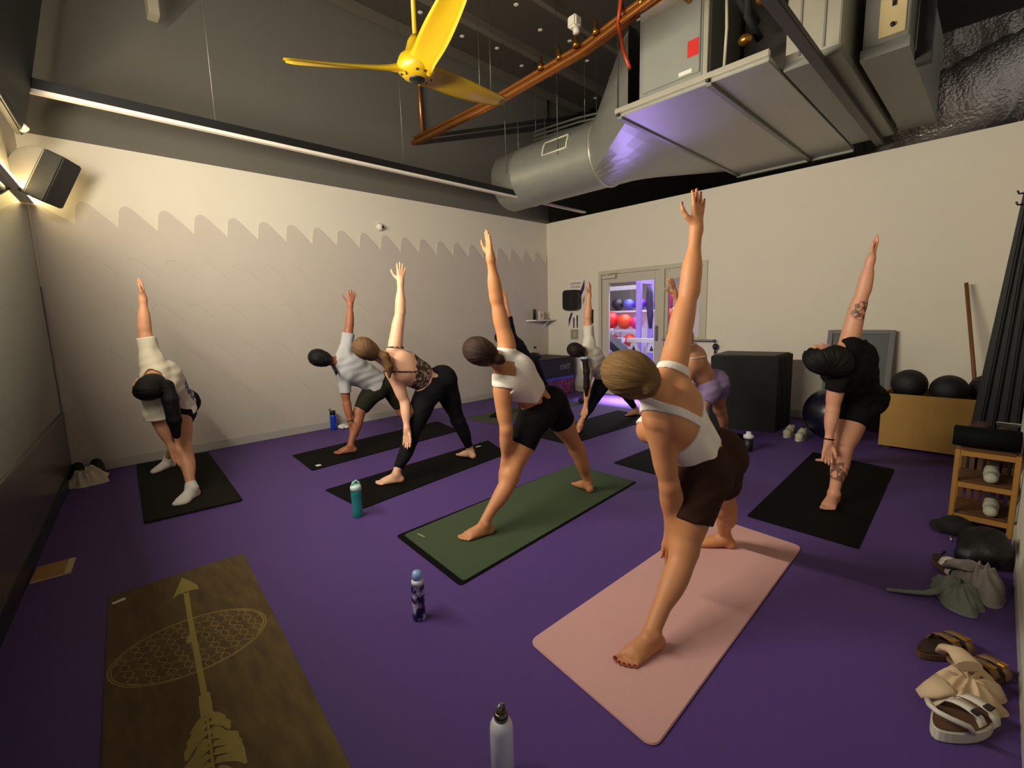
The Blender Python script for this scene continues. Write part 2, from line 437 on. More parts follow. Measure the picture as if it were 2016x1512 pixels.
def person(label, J, skin, k=1.0, fat=1.0, h=0.006, z0=0.006, male=False, garments=(), hair=None, face=(0.85, 0.4), palmR=None, spreadR=1.0, spreadL=0.45, curlR=0.22, thumbR=None, nails=None, bare=True):
    J = {a: np.array(b, float) for a, b in J.items()}
    pel, neck = J['pel'], J['neck']
    s = nrm(neck - pel); T = np.linalg.norm(neck - pel)
    w = orth(J['shR'] - J['shL'], s); d = np.cross(s, w)               # spine, towards the raised shoulder, chest
    hax = nrm(0.62 * nrm(J['knL'] - J['knR']) - 0.5 * w); hax = orth(hax, d)
    s2 = np.cross(hax, d); s2 = s2 if s2 @ s > 0 else -s2
    hipL, hipR = pel + hax * 0.088 * k, pel - hax * 0.088 * k
    at = lambda f, ww=0, dd=0: pel + s * (T * f) + w * ww * k + d * dd * k
    B = []                                                            # (tags, prim, blend)
    def P(tags, prim, kk): B.append((tags, prim, kk))
    R = [w, d, s]; RP = [hax, d, s2]
    f = fat
    P('torso pelvis', ell(pel + s2 * 0.005, RP, (0.150 * k * f, 0.102 * k * f, 0.105 * k)), 0.03)
    P('torso pelvis', ell(hipL - d * 0.045 * k - s2 * 0.035 * k, RP, (0.082 * k * f, 0.080 * k * f, 0.088 * k)), 0.06)
    P('torso pelvis', ell(hipR - d * 0.045 * k - s2 * 0.035 * k, RP, (0.082 * k * f, 0.080 * k * f, 0.088 * k)), 0.06)
    P('torso waist', ell(at(0.36), R, (0.118 * k * f, 0.088 * k * f, 0.14 * k)), 0.05)
    P('torso ribs', ell(at(0.66, 0, -0.005), R, (0.140 * k * f, 0.104 * k * f, 0.155 * k)), 0.05)
    P('torso girdle', cap(J['shL'] + (J['shR'] - J['shL']) * 0.16, J['shL'] + (J['shR'] - J['shL']) * 0.84, 0.056 * k, 0.056 * k), 0.05)
    P('torso girdle', ell(at(0.86, 0, -0.012), R, (0.13 * k, 0.078 * k, 0.075 * k)), 0.04)
    for sg in (-1, 1):
        P('torso', ell(at(0.76, 0.068 * sg, -0.062), R, (0.055 * k, 0.040 * k, 0.075 * k)), 0.035)      # shoulder blades
        P('torso', ell(at(0.30, 0.035 * sg, -0.062), R, (0.026 * k, 0.026 * k, 0.13 * k)), 0.03)        # back muscle beside the spine
        if male: P('torso bust', ell(at(0.72, 0.07 * sg, 0.075), R, (0.07 * k, 0.035 * k, 0.055 * k)), 0.03)
        else: P('torso bust', ell(at(0.66, 0.068 * sg, 0.088), R, (0.060 * k * f, 0.056 * k * f, 0.058 * k)), 0.03)
    hu = nrm(J['head'] - neck); head = neck + hu * 0.205 * k
    P('neck', cap(neck - s * 0.01, head - hu * 0.055 * k, 0.052 * k, 0.049 * k), 0.03)
    for a in ('shR', 'shL'):
        P('torso trap', cap(neck + hu * 0.03 * k - d * 0.015 * k, neck + (J[a] - neck) * 0.75 - d * 0.01 * k, 0.034 * k, 0.038 * k), 0.035)
    # head with brow, nose, lips, chin, ears
    hf = orth(d * face[0] + w * face[1] + (s * face[2] if len(face) > 2 else 0), hu); hs = np.cross(hf, hu); RH = [hs, hf, hu]
    H = lambda a, b, c: head + (hs * a + hf * b + hu * c) * k
    P('head', ell(H(0, -0.008, 0.022), RH, (0.072 * k, 0.090 * k, 0.082 * k)), 0.02)
    P('head', ell(H(0, 0.022, -0.030), RH, (0.058 * k, 0.066 * k, 0.078 * k)), 0.03)
    P('head', ell(H(0, 0.062, -0.092), RH, (0.026 * k, 0.022 * k, 0.020 * k)), 0.02)
    P('head', cap(H(0, 0.084, 0.010), H(0, 0.104, -0.030), 0.008 * k, 0.011 * k), 0.008)
    P('head', ell(H(0, 0.096, -0.034), RH, (0.0165 * k, 0.010 * k, 0.009 * k)), 0.006)
    P('head', ell(H(0, 0.084, -0.061), RH, (0.024 * k, 0.010 * k, 0.0065 * k)), 0.005)
    P('head', ell(H(0, 0.083, -0.071), RH, (0.021 * k, 0.010 * k, 0.0065 * k)), 0.005)
    for sg in (-1, 1):
        P('head', ell(H(0.030 * sg, 0.074, 0.022), RH, (0.024 * k, 0.012 * k, 0.008 * k)), 0.01)
        P('head', ell(H(0.044 * sg, 0.058, -0.022), RH, (0.020 * k, 0.018 * k, 0.016 * k)), 0.015)
        P('head', ell(H(0.073 * sg, -0.006, -0.012), [nrm(hs * sg + hf * 0.45), nrm(hf - hs * sg * 0.45), hu], (0.008 * k, 0.020 * k, 0.031 * k)), 0.006)
    # arms
    ends = {}
    for a, sg in (('R', 1), ('L', -1)):
        sh, el, wr, tip = (J[q + a] for q in ('sh', 'el', 'wr', 'tip'))
        ua = nrm(el - sh); fa = nrm(wr - el)
        P('delt arm' + a, ell(sh + ua * 0.028 * k, [ua, orth(d, ua), np.cross(ua, orth(d, ua))], (0.075 * k, 0.050 * k, 0.050 * k)), 0.035)
        P('uarm' + a, cap(sh, el, 0.046 * k * (0.5 + f / 2), 0.037 * k), 0.03)
        P('uarm' + a, ell(sh + (el - sh) * 0.52 + d * 0.008 * k, [ua, orth(d, ua), np.cross(ua, orth(d, ua))], (0.10 * k, 0.042 * k * f, 0.043 * k * f)), 0.03)
        P('farm', ell(el + (wr - el) * 0.26, [fa, orth(d, fa), np.cross(fa, orth(d, fa))], (0.10 * k, 0.041 * k, 0.039 * k)), 0.025)
        P('farm', cap(el, wr, 0.035 * k, 0.0245 * k), 0.025)
        u = nrm(tip - wr)
        if a == 'R':
            pn = np.array(palmR, float) if palmR is not None else d
            l = np.cross(u, pn); l = l if l @ (s if thumbR is None else np.array(thumbR, float)) > 0 else -l
            hp, en, n = hand_prims(wr, u, pn, l, k, curlR, spreadR, 1.0 if h < 0.0062 else 1.12)
        else:
            u = nrm(u + np.array([0, 0, -0.2])); pn = nrm(-s * 0.7 + d * 0.5)
            l = np.cross(u, pn); l = l if l @ d < 0 else -l
            hp, en, n = hand_prims(wr, u, orth(s, u), l, k, 0.18, spreadL, 1.0 if h < 0.0062 else 1.12)
        ends['hand' + a] = (en, n)
        for prim, kk in hp: P('hand', prim, kk)
    # legs
    for a, hip in (('R', hipR), ('L', hipL)):
        kn, an, toe = J['kn' + a], J['an' + a].copy(), J['toe' + a]
        an[2] = z0 + 0.085 * k
        fd = nrm([toe[0] - an[0], toe[1] - an[1], 0]); big = np.cross(fd, [0, 0, 1]) * (1 if a == 'L' else -1)
        tv = nrm(kn - hip); sv = nrm(an - kn)
        bk = orth(-fd, sv)
        P('thigh' + a, cap(hip, kn, 0.090 * k * f, 0.056 * k), 0.05)
        P('thigh' + a, ell(hip + (kn - hip) * 0.35 + orth(fd, tv) * 0.008 * k, [tv, orth(fd, tv), np.cross(tv, orth(fd, tv))], (0.19 * k, 0.086 * k * f, 0.086 * k * f)), 0.05)
        P('knee' + a, ell(kn + orth(fd, sv) * 0.010 * k, [sv, orth(fd, sv), np.cross(sv, orth(fd, sv))], (0.060 * k, 0.052 * k, 0.052 * k)), 0.03)
        P('shin' + a, cap(kn, an, 0.047 * k, 0.033 * k), 0.03)
        P('shin' + a, ell(kn + (an - kn) * 0.30 + bk * 0.018 * k, [sv, bk, np.cross(sv, bk)], (0.135 * k, 0.047 * k * f, 0.051 * k * f)), 0.03)
        for sg in (-1, 1): P('foot' + a, ell(an + big * 0.026 * sg * k + np.array([0, 0, -0.008 * k]), np.eye(3), (0.014 * k, 0.014 * k, 0.015 * k)), 0.015)
        fp, en = foot_prims(an, fd, big, z0, k); ends['foot' + a] = (en, fd)
        for prim, kk in fp: P('foot' + a, prim, kk)
    lo = np.min([bounds(p)[0] for _, p, _ in B], 0) - 0.03; hi = np.max([bounds(p)[1] for _, p, _ in B], 0) + 0.03
    g = Grid(lo, hi, h)
    for _, p, kk in B: g.add(p, kk)
    g.cut((0, 0, z0 + 0.0004), (0, 0, -1))
    base = (float(pel[0]), float(pel[1]), z0)
    body = field_obj('person', g, skin, None, base)
    tag(body, label, 'person', 'people in the yoga class')
    sub = lambda tags: [(t, p, kk) for t, p, kk in B if any(x in t.split() for x in tags)]
    def gridfor(items, m=0.05):
        return Grid(np.min([bounds(p)[0] for _, p, _ in items], 0) - m, np.max([bounds(p)[1] for _, p, _ in items], 0) + m, h)
    limb = {'uarmR': ('shR', 'elR'), 'uarmL': ('shL', 'elL')}
    for G in garments:
        kind = G['kind']; off = G.get('off', 0.006); m = G['mat']
        if kind == 'top':                                             # fitted top cut by boxes in (spine, width, depth)
            it = sub(['torso', 'neck'])
            gg = gridfor(it)
            for t, p, kk in it: gg.add(p, kk, off)
            for a in 'RL': gg.sub(cap(J['sh' + a] + nrm(J['sh' + a] - J['el' + a]) * 0.02, J['sh' + a] + (J['el' + a] - J['sh' + a]) * 0.22, 0.050 * k, 0.044 * k), 0.0, 0.02)
            w0 = nrm(J['shR'] - J['shL']); s0 = orth(s, w0); mid = (J['shR'] + J['shL']) / 2; sm = float((mid - pel) @ s); d0 = np.cross(s0, w0)
            X = gg.full(); S_ = plane(X, pel, s); W_ = plane(X, mid, w0); D_ = plane(X, mid, d0); U_ = plane(X, mid, s0) + sm
            reg = np.full(gg.F.shape, 1.0, np.float32)
            for (a0, a1, b0, b1, c0, c1) in G['boxes']:
                q = np.maximum(np.maximum(np.maximum(a0 * k - (S_ if a0 < 0.22 else U_), U_ - a1 * k), np.maximum(b0 * k - W_, W_ - b1 * k)), np.maximum(c0 * k - D_, D_ - c1 * k))
                reg = np.minimum(reg, q)
            gg.F = np.maximum(gg.F, reg)
        elif kind == 'tee':
            it = sub(['torso'] if not G.get('long') else ['torso'])
            gg = gridfor(it + [x for x in B if x[0].startswith('uarm') or 'delt' in x[0]])
            for t, p, kk in it: gg.add(p, kk + 0.02, off + (0.012 if 'waist' in t else 0))
            for a in 'RL':
                A, Bq = J['sh' + a], J['el' + a]; fr = G.get('sleeve' + a, G.get('sleeve', 0.55)); v = nrm(Bq - A); pt = A + (Bq - A) * fr
                gg.add(cap(A, Bq, 0.054 * k, 0.056 * k), 0.035, off * 0.7 + (G.get('baggy', 0) if a == 'L' else 0), [(pt, v)])
            gg.cut(pel + s * G.get('hem', -0.05) * k, -s)
            gg.sub(cap(neck + hu * 0.045 * k, head, 0.060 * k, 0.085 * k), 0.0, 0.01)
            for t, p, kk in sub(['neck']): gg.sub(p, 0.004)
            if G.get('bareR'): [gg.sub(q, 0.0, 0.02) for q in (cap(J['shR'] - nrm(J['elR'] - J['shR']) * 0.05, J['elR'], 0.09 * k, 0.09 * k), cap(neck + hu * 0.02 + w * 0.03 + d * 0.03, J['shR'] + d * 0.01 - s * 0.01, 0.085 * k, 0.085 * k))]
            X = gg.full(); S_ = plane(X, pel, s); W_ = plane(X, pel, w); D_ = plane(X, pel, d)
            gg.F = gg.F + (0.0035 * np.sin(S_ * 55 + 3 * np.sin(W_ * 17) + D_ * 20) * np.sin(W_ * 23 + S_ * 9)).astype(np.float32)
        else:                                                          # shorts, leggings, socks
            tl = []
            gg = None
            if kind in ('shorts', 'leggings'):
                it = sub(['pelvis', 'waist']); legs = sub(['thighR', 'thighL'] + (['kneeR', 'kneeL', 'shinR', 'shinL'] if kind == 'leggings' else []))
                gg = gridfor(it + legs)
                wcl = [(pel + s * G.get('waist', 0.12) * k, s)]
                for t, p, kk in it: gg.add(p, kk, off, wcl)
                for t, p, kk in legs:
                    a = 'R' if 'R' in t else 'L'; hip = hipR if a == 'R' else hipL; kn = J['kn' + a]; an = J['an' + a]
                    if kind == 'shorts':
                        v = nrm(kn - hip); pt = hip + (kn - hip) * G['hem' + a]
                        gg.add(p, kk, off + G.get('flare', 0.0), [(pt, v)] + (wcl if a == 'R' else [(hipL + s * 0.075 * k, nrm(s * 0.8 + hax * -0.6))]))
                    else:
                        v = nrm(an - kn); pt = kn + (an - kn) * G.get('hem', 0.85)
                        gg.add(p, kk, off, [(pt, v)] if 'shin' in t else (wcl if a == 'R' and 'thigh' in t else ()))
                X = gg.full(); S_ = plane(X, pel, s); D_ = plane(X, pel, d); W_ = plane(X, pel, w)
                gg.F = gg.F + (G.get('fold', 0.0015) * np.sin(S_ * 60 + W_ * 30) * np.sin(D_ * 40 + W_ * 25)).astype(np.float32)
            elif kind == 'sock':
                for a in 'LR':
                    it = sub(['foot' + a]); gq = gridfor(it + [x for x in B if x[0] == 'shin' + a], 0.03)
                    for t, p, kk in it: gq.add(p, max(kk, 0.02), 0.006)
                    an = J['an' + a]; v = nrm(J['kn' + a] - an)
                    for t, p, kk in sub(['shin' + a]): gq.add(p, kk, 0.005)
                    gq.cut(an + v * G.get('top', 0.05) * k, v); gq.cut((0, 0, z0), (0, 0, -1))
                    field_obj('sock', gq, m, body)
                continue
        o = field_obj(G['name'], gg, m, body)
        if G.get('label'): o['label'] = G['label']
    # hair
    if hair:
        off = hair.get('off', 0.012)
        lo = head - 0.2; hi = head + 0.2
        extra = [(np.array(p, float), r) for p, r in hair.get('blobs', [])]
        chain = []
        if 'bun' in hair:
            c = H(*hair['bun'][0]); chain.append(ell(c, RH, np.array(hair['bun'][1]) * k))
        for c_, r_ in hair.get('mass', []): chain.append(ell(head + np.array(c_), np.eye(3), r_))
        if 'tail' in hair:
            pts = [np.array(p, float) for p in hair['tail'][0]]; rs = hair['tail'][1]
            for i in range(len(pts) - 1): chain.append(cap(pts[i], pts[i + 1], rs[i], rs[i + 1]))
        for c in chain:
            b0, b1 = bounds(c); lo = np.minimum(lo, b0 - 0.03); hi = np.maximum(hi, b1 + 0.03)
        gg = Grid(lo, hi, min(h, 0.005))
        gg.add(ell(H(0, -0.010, 0.022), RH, (0.074 * k, 0.091 * k, 0.084 * k)), 0.02, off)
        gg.add(ell(H(0, -0.030, -0.040), RH, (0.058 * k, 0.060 * k, 0.060 * k)), 0.03, off * 0.8)
        X = gg.full(); Fq = plane(X, head, hf); Uq = plane(X, head, hu)
        hl = hair.get('line', (0.012, 0.55)); hairline = np.minimum(Fq - hl[0] * k - np.maximum(Uq, 0) * hl[1], 0.052 * k - Uq + np.maximum(Fq - 0.02, 0) * 0.6)
        gg.F = np.maximum(gg.F, hairline.astype(np.float32))
        gg.F = np.maximum(gg.F, (-0.085 * k - Uq).astype(np.float32))
        for c in chain: gg.add(c, hair.get('blend', 0.012))
        SS = plane(X, head, hs)
        ang = np.arctan2(SS, Uq + 0.2 * Fq)
        gg.F = gg.F + (hair.get('strand', 0.0012) * np.sin(ang * 21 + 2.5 * np.sin(ang * 5 + Fq * 12))).astype(np.float32)
        ho = field_obj('hair', gg, strands(hair['mat'], head - np.array(base), hs, hf, hu), body)
        if hair.get('label'): ho['label'] = hair['label']
        if 'tie' in hair:
            c, r, mm = hair['tie']; mb = MB(); ax = nrm(hair.get('tieaxis', (0, 0, 1)))
            q = [orth(np.array([0.3, 0.8, 0.5]), ax), None]; q[1] = np.cross(ax, q[0])
            pts = [np.array(c) + (q[0] * math.cos(t) + q[1] * math.sin(t)) * r for t in np.linspace(0, 2 * PI, 25)]
            mb.tube(pts, [r * 0.42 * (1 + 0.25 * math.sin(i * 2.3)) for i in range(25)], 8); mb.build('hair_tie', mm, body)
    # eyes: white ball with a dark iris on its front
    for sg in (-1, 1):
        mb = MB(); c = H(0.030 * sg, 0.0745, 0.004); mb.ell(c, (0.0115 * k,) * 3, None, 12, 8)
        mb.cur = 1; mb.ell(c + hf * 0.0085 * k, (0.0052 * k,) * 3, None, 8, 6)
        mb.build('eye', [M_EYE, M_IRIS], body)
    if nails:
        for key in ('handR', 'handL'):
            en, n = ends[key]
            for p, dd in en:
                mb = MB(); l = np.cross(dd, n); mb.ell(p - n * 0.0052 * k + dd * 0.001, (0.0050 * k, 0.0075 * k, 0.0022 * k), Rcols(l, dd, -n), 10, 6); mb.build('fingernail', nails, body)
        for key in ('footR', 'footL'):
            en, fd = ends[key]
            for p, r in en:
                mb = MB(); mb.ell(p + np.array([0, 0, r * 0.62]) + fd * r * 0.45, (r * 0.78, r * 0.80, r * 0.42), Rcols(np.cross(fd, [0, 0, 1]), fd, (0, 0, 1)), 10, 6); mb.build('toenail', nails, body)
    return body
    return dict(H=H, at=at, w=w, s=s, d=d, hf=hf, hu=hu, hs=hs, head=head, B=B, pel=pel, base=base, k=k, J=J)

# joint positions of the nine people, in metres
J = {
 'P1': dict(tipR=(0.483, 4.62, 1.697), wrR=(0.48, 4.6, 1.565), elR=(0.463, 4.58, 1.339), shR=(0.473, 4.56, 1.127), head=(0.422, 4.36, 0.922), neck=(0.49, 4.5, 0.998), shL=(0.443, 4.46, 0.84), elL=(0.454, 4.44, 0.622), wrL=(0.512, 4.42, 0.402), tipL=(0.543, 4.4, 0.292), pel=(0.651, 4.8, 0.681), knL=(0.592, 4.45, 0.371), anL=(0.585, 4.27, 0.085), toeL=(0.467, 4.148, 0.02), knR=(0.66, 5.1, 0.36), anR=(0.58, 5.36, 0.085), toeR=(0.432, 5.276, 0.02)),
 'P2': dict(tipR=(2.184, 4.62, 1.626), wrR=(2.159, 4.62, 1.516), elR=(2.132, 4.62, 1.311), shR=(2.088, 4.62, 1.105), head=(1.867, 4.62, 0.977), neck=(1.994, 4.62, 0.935), shL=(2.026, 4.62, 0.807), elL=(2.039, 4.62, 0.497), wrL=(2.044, 4.58, 0.308), tipL=(2.089, 4.58, 0.17), pel=(2.45, 4.62, 0.656), knL=(2.165, 4.62, 0.391), anL=(2.007, 4.538, 0.085), toeL=(1.854, 4.612, 0.02), knR=(2.678, 4.62, 0.313), anR=(2.86, 4.72, 0.085), toeR=(2.851, 4.89, 0.02)),
 'P3': dict(tipR=(2.057, 3.42, 1.799), wrR=(2.04, 3.42, 1.657), elR=(2.021, 3.42, 1.415), shR=(1.962, 3.42, 1.177), head=(1.708, 3.42, 1.127), neck=(1.873, 3.42, 1.025), shL=(1.937, 3.42, 0.885), elL=(2.014, 3.42, 0.656), wrL=(1.975, 3.35, 0.442), tipL=(1.954, 3.33, 0.314), pel=(2.334, 3.42, 0.792), knL=(2.045, 3.42, 0.341), anL=(1.865, 3.376, 0.085), toeL=(1.719, 3.464, 0.02), knR=(2.562, 3.42, 0.403), anR=(2.71, 3.444, 0.085), toeR=(2.693, 3.613, 0.02)),
 'P4': dict(tipR=(4.327, 4.62, 1.691), wrR=(4.342, 4.62, 1.569), elR=(4.393, 4.638, 1.352), shR=(4.445, 4.62, 1.094), head=(4.22, 4.62, 1.078), neck=(4.41, 4.62, 0.987), shL=(4.395, 4.62, 0.825), elL=(4.405, 4.602, 0.609), wrL=(4.428, 4.648, 0.394), tipL=(4.432, 4.666, 0.282), pel=(4.735, 4.62, 0.69), knL=(4.449, 4.62, 0.32), anL=(4.2, 4.63, 0.085), toeL=(4.037, 4.678, 0.02), knR=(5.071, 4.62, 0.345), anR=(5.173, 4.607, 0.085), toeR=(5.223, 4.77, 0.02)),
 'P5': dict(tipR=(1.844, 2.1, 1.831), wrR=(1.861, 2.1, 1.698), elR=(1.916, 2.12, 1.462), shR=(1.973, 2.1, 1.182), head=(1.728, 2.1, 1.164), neck=(1.934, 2.1, 1.066), shL=(1.918, 2.1, 0.89), elL=(1.929, 2.08, 0.655), wrL=(1.954, 2.13, 0.422), tipL=(1.958, 2.15, 0.299), pel=(2.288, 2.1, 0.743), knL=(1.976, 2.1, 0.341), anL=(1.751, 2.112, 0.085), toeL=(1.589, 2.166, 0.02), knR=(2.653, 2.1, 0.368), anR=(2.764, 2.086, 0.085), toeR=(2.814, 2.249, 0.02)),
 'P6': dict(tipR=(4.442, 3.3, 1.712), wrR=(4.422, 3.3, 1.577), elR=(4.392, 3.3, 1.331), shR=(4.42, 3.3, 1.067), head=(4.154, 3.3, 0.96), neck=(4.351, 3.3, 0.899), shL=(4.389, 3.3, 0.765), elL=(4.388, 3.3, 0.494), wrL=(4.347, 3.3, 0.287), tipL=(4.288, 3.3, 0.181), pel=(4.791, 3.3, 0.603), knL=(4.555, 3.32, 0.347), anL=(4.25, 3.31, 0.085), toeL=(4.089, 3.256, 0.02), knR=(5.12, 3.3, 0.36), anR=(5.389, 3.255, 0.085), toeR=(5.251, 3.354, 0.02)),
 'P7': dict(tipR=(2.022, 0.93, 1.844), wrR=(2.002, 0.93, 1.704), elR=(1.953, 0.93, 1.437), shR=(1.843, 0.93, 1.171), head=(1.479, 0.93, 1.128), neck=(1.672, 0.93, 1.038), shL=(1.698, 0.91, 0.874), elL=(1.757, 0.9, 0.635), wrL=(1.844, 0.93, 0.396), tipL=(1.829, 0.94, 0.232), pel=(2.026, 0.86, 0.682), knL=(1.829, 0.86, 0.338), anL=(1.556, 0.857, 0.085), toeL=(1.391, 0.898, 0.02), knR=(2.34, 0.9, 0.36), anR=(2.587, 0.985, 0.085), toeR=(2.497, 1.129, 0.02)),
 'P8': dict(tipR=(3.704, 1.93, 1.636), wrR=(3.781, 1.93, 1.513), elR=(3.918, 1.93, 1.332), shR=(4.035, 1.93, 1.151), head=(3.855, 1.93, 1.141), neck=(3.995, 1.93, 1.011), shL=(4.055, 1.93, 0.861), elL=(4.055, 1.93, 0.611), wrL=(4.025, 1.93, 0.371), tipL=(4.025, 1.93, 0.221), pel=(4.39, 1.86, 0.661), knL=(4.175, 1.895, 0.373), anL=(4, 1.93, 0.085), toeL=(3.84, 1.873, 0.02), knR=(4.685, 1.88, 0.373), anR=(4.9, 1.9, 0.085), toeR=(4.87, 2.067, 0.02)),
 'P9': dict(tipR=(4, 0.613, 1.809), wrR=(3.98, 0.635, 1.664), elR=(3.97, 0.659, 1.464), shR=(3.95, 0.702, 1.213), head=(3.76, 0.77, 1.127), neck=(3.9, 0.712, 1.058), shL=(3.86, 0.74, 0.875), elL=(3.86, 0.764, 0.642), wrL=(3.82, 0.766, 0.413), tipL=(3.78, 0.762, 0.274), pel=(4.2, 0.668, 0.661), knL=(3.95, 0.705, 0.321), anL=(3.719, 0.692, 0.085), toeL=(3.549, 0.699, 0.02), knR=(4.5, 0.766, 0.355), anR=(4.74, 0.86, 0.085), toeR=(4.721, 1.029, 0.02)),
}

M_EYE = mat('eye_white', (0.86, 0.84, 0.80), 0.25, var=0.02)
M_IRIS = mat('iris', (0.16, 0.10, 0.07), 0.2, var=0.1)
def skin(name, c): return mat(name, c, 0.52, var=0.07, scale=9, bump=0.06, bscale=160, spec=0.35)
def cloth(name, c, **kw):
    a = dict(rough=0.85, var=0.08, scale=14, bump=0.18, bscale=260, spec=0.2); a.update(kw); return mat(name, c, **a)
def hairm(name, c, c2): return (c, c2)
SK_FAIR = skin('fair_skin', (0.86, 0.66, 0.53)); SK_TAN = skin('tan_skin', (0.75, 0.51, 0.335)); SK_MID = skin('warm_skin', (0.80, 0.57, 0.42))
SK_BROWN = skin('brown_skin', (0.60, 0.37, 0.25)); SK_PINK = skin('rosy_skin', (0.82, 0.58, 0.47))
WHITE_RIB = cloth('white_knit', (0.90, 0.87, 0.82), bump=0.35, bscale=180, stretch=(1, 1, 1))
BLACK = cloth('black_jersey', (0.035, 0.032, 0.033)); NAVY = cloth('dark_navy_jersey', (0.05, 0.05, 0.075)); CHAR = cloth('black_legging', (0.055, 0.055, 0.065))
BROWN = cloth('brown_fabric', (0.205, 0.115, 0.075)); OLIVE = cloth('olive_fabric', (0.12, 0.125, 0.07)); LILAC = cloth('lilac_fabric', (0.58, 0.50, 0.66))
GREY = cloth('light_grey_jersey', (0.66, 0.66, 0.66)); BEIGE_TEE = cloth('off_white_jersey', (0.80, 0.77, 0.72)); CREAM = cloth('cream_knit', (0.86, 0.81, 0.70))
SOCK = cloth('white_sock', (0.88, 0.86, 0.82), bump=0.3)
NAIL = mat('dark_red_nail', (0.48, 0.04, 0.08), 0.2, var=0.05, coat=0.5)
H_DARK = hairm('black_hair', (0.025, 0.020, 0.018), (0.055, 0.042, 0.036)); H_BROWN = hairm('brown_hair', (0.13, 0.08, 0.05), (0.24, 0.15, 0.09))
H_BLOND = hairm('blond_hair', (0.34, 0.24, 0.12), (0.56, 0.42, 0.24)); H_DKBL = hairm('dark_blond_hair', (0.26, 0.18, 0.10), (0.44, 0.32, 0.18))
H_AUB = hairm('dark_brown_hair', (0.075, 0.04, 0.028), (0.14, 0.075, 0.05))

def floral():
    m = mat('floral_print', (0.20, 0.13, 0.06), 0.8, scale=22, bump=0.1); nt = m.node_tree; N = nt.nodes; L = nt.links
    v = N.new('ShaderNodeTexVoronoi'); v.inputs['Scale'].default_value = 34
    tc = next(n for n in N if n.type == 'TEX_COORD'); L.new(tc.outputs['Object'], v.inputs['Vector'])
    r = N.new('ShaderNodeValToRGB'); e = r.color_ramp.elements
    e[0].position = 0.0; e[0].color = (*srgb((0.86, 0.62, 0.20)), 1); e[1].position = 0.95; e[1].color = (*srgb((0.22, 0.14, 0.08)), 1)
    for p, c in ((0.35, (0.62, 0.40, 0.16)), (0.55, (0.60, 0.52, 0.50)), (0.75, (0.26, 0.17, 0.09))):
        x = e.new(p); x.color = (*srgb(c), 1)
    nz = N.new('ShaderNodeTexNoise'); nz.inputs['Scale'].default_value = 30; L.new(tc.outputs['Object'], nz.inputs['Vector'])
    ad = N.new('ShaderNodeMath'); ad.operation = 'MULTIPLY_ADD'; L.new(v.outputs['Distance'], ad.inputs[0]); ad.inputs[1].default_value = 0.9; L.new(nz.outputs['Fac'], ad.inputs[2])
    su = N.new('ShaderNodeMath'); su.operation = 'SUBTRACT'; L.new(ad.outputs[0], su.inputs[0]); su.inputs[1].default_value = 0.25
    L.new(su.outputs[0], r.inputs[0]); L.new(r.outputs[0], N['Principled BSDF'].inputs['Base Color'])
    return m
FLORAL = floral()
def patched(name, base_mat_color, centre, radius, color, scale, thr, rough=0.8):
    """cloth or skin carrying a printed or inked patch around an object-space point"""
    m = mat(name, base_mat_color, rough, var=0.07, scale=10, bump=0.1, bscale=200); N = m.node_tree.nodes; L = m.node_tree.links
    tc = next(n for n in N if n.type == 'TEX_COORD'); old = N['Principled BSDF'].inputs['Base Color'].links[0].from_socket
    last = old
    for c, r in zip(centre, radius):
        ds = N.new('ShaderNodeVectorMath'); ds.operation = 'DISTANCE'; L.new(tc.outputs['Object'], ds.inputs[0]); ds.inputs[1].default_value = c
        mr = N.new('ShaderNodeMapRange'); mr.inputs[1].default_value = r * 0.8; mr.inputs[2].default_value = r; mr.inputs[3].default_value = 1; mr.inputs[4].default_value = 0; L.new(ds.outputs['Value'], mr.inputs[0])
        nz = N.new('ShaderNodeTexNoise'); nz.inputs['Scale'].default_value = scale; nz.inputs['Detail'].default_value = 2; L.new(tc.outputs['Object'], nz.inputs['Vector'])
        gt = N.new('ShaderNodeMapRange'); gt.inputs[1].default_value = thr; gt.inputs[2].default_value = thr + 0.04; L.new(nz.outputs['Fac'], gt.inputs[0])
        mu = N.new('ShaderNodeMath'); mu.operation = 'MULTIPLY'; L.new(mr.outputs[0], mu.inputs[0]); L.new(gt.outputs[0], mu.inputs[1])
        mx = N.new('ShaderNodeMix'); mx.data_type = 'RGBA'; L.new(mu.outputs[0], mx.inputs[0]); L.new(last, mx.inputs[6]); mx.inputs[7].default_value = (*srgb(color), 1); last = mx.outputs[2]
    L.new(last, N['Principled BSDF'].inputs['Base Color'])
    return m
def rel(j, key): return tuple(np.array(key, float) - np.array([j['pel'][0], j['pel'][1], 0.0]))
PEOPLE = {}
Q = lambda a, *off: np.array(a, float) + np.array(off if off else (0, 0, 0), float)

def tank(s_back, w_in, w_out, hem, s_arm, front=0.42, strap=0.62):
    """boxes for a strappy top: panel, high front, two straps"""
    b = [(hem, s_back, -0.30, 0.30, -0.3, 0.3), (hem, front, -0.135, 0.135, 0.0, 0.3)]
    for sg in (-1, 1):
        a, c = sorted((sg * w_in, sg * w_out)); b.append((s_back - 0.02, strap, a, c, -0.3, 0.3))
    if s_arm > s_back: b.append((hem, s_arm, -w_out, w_out, -0.3, 0.3))
    return b

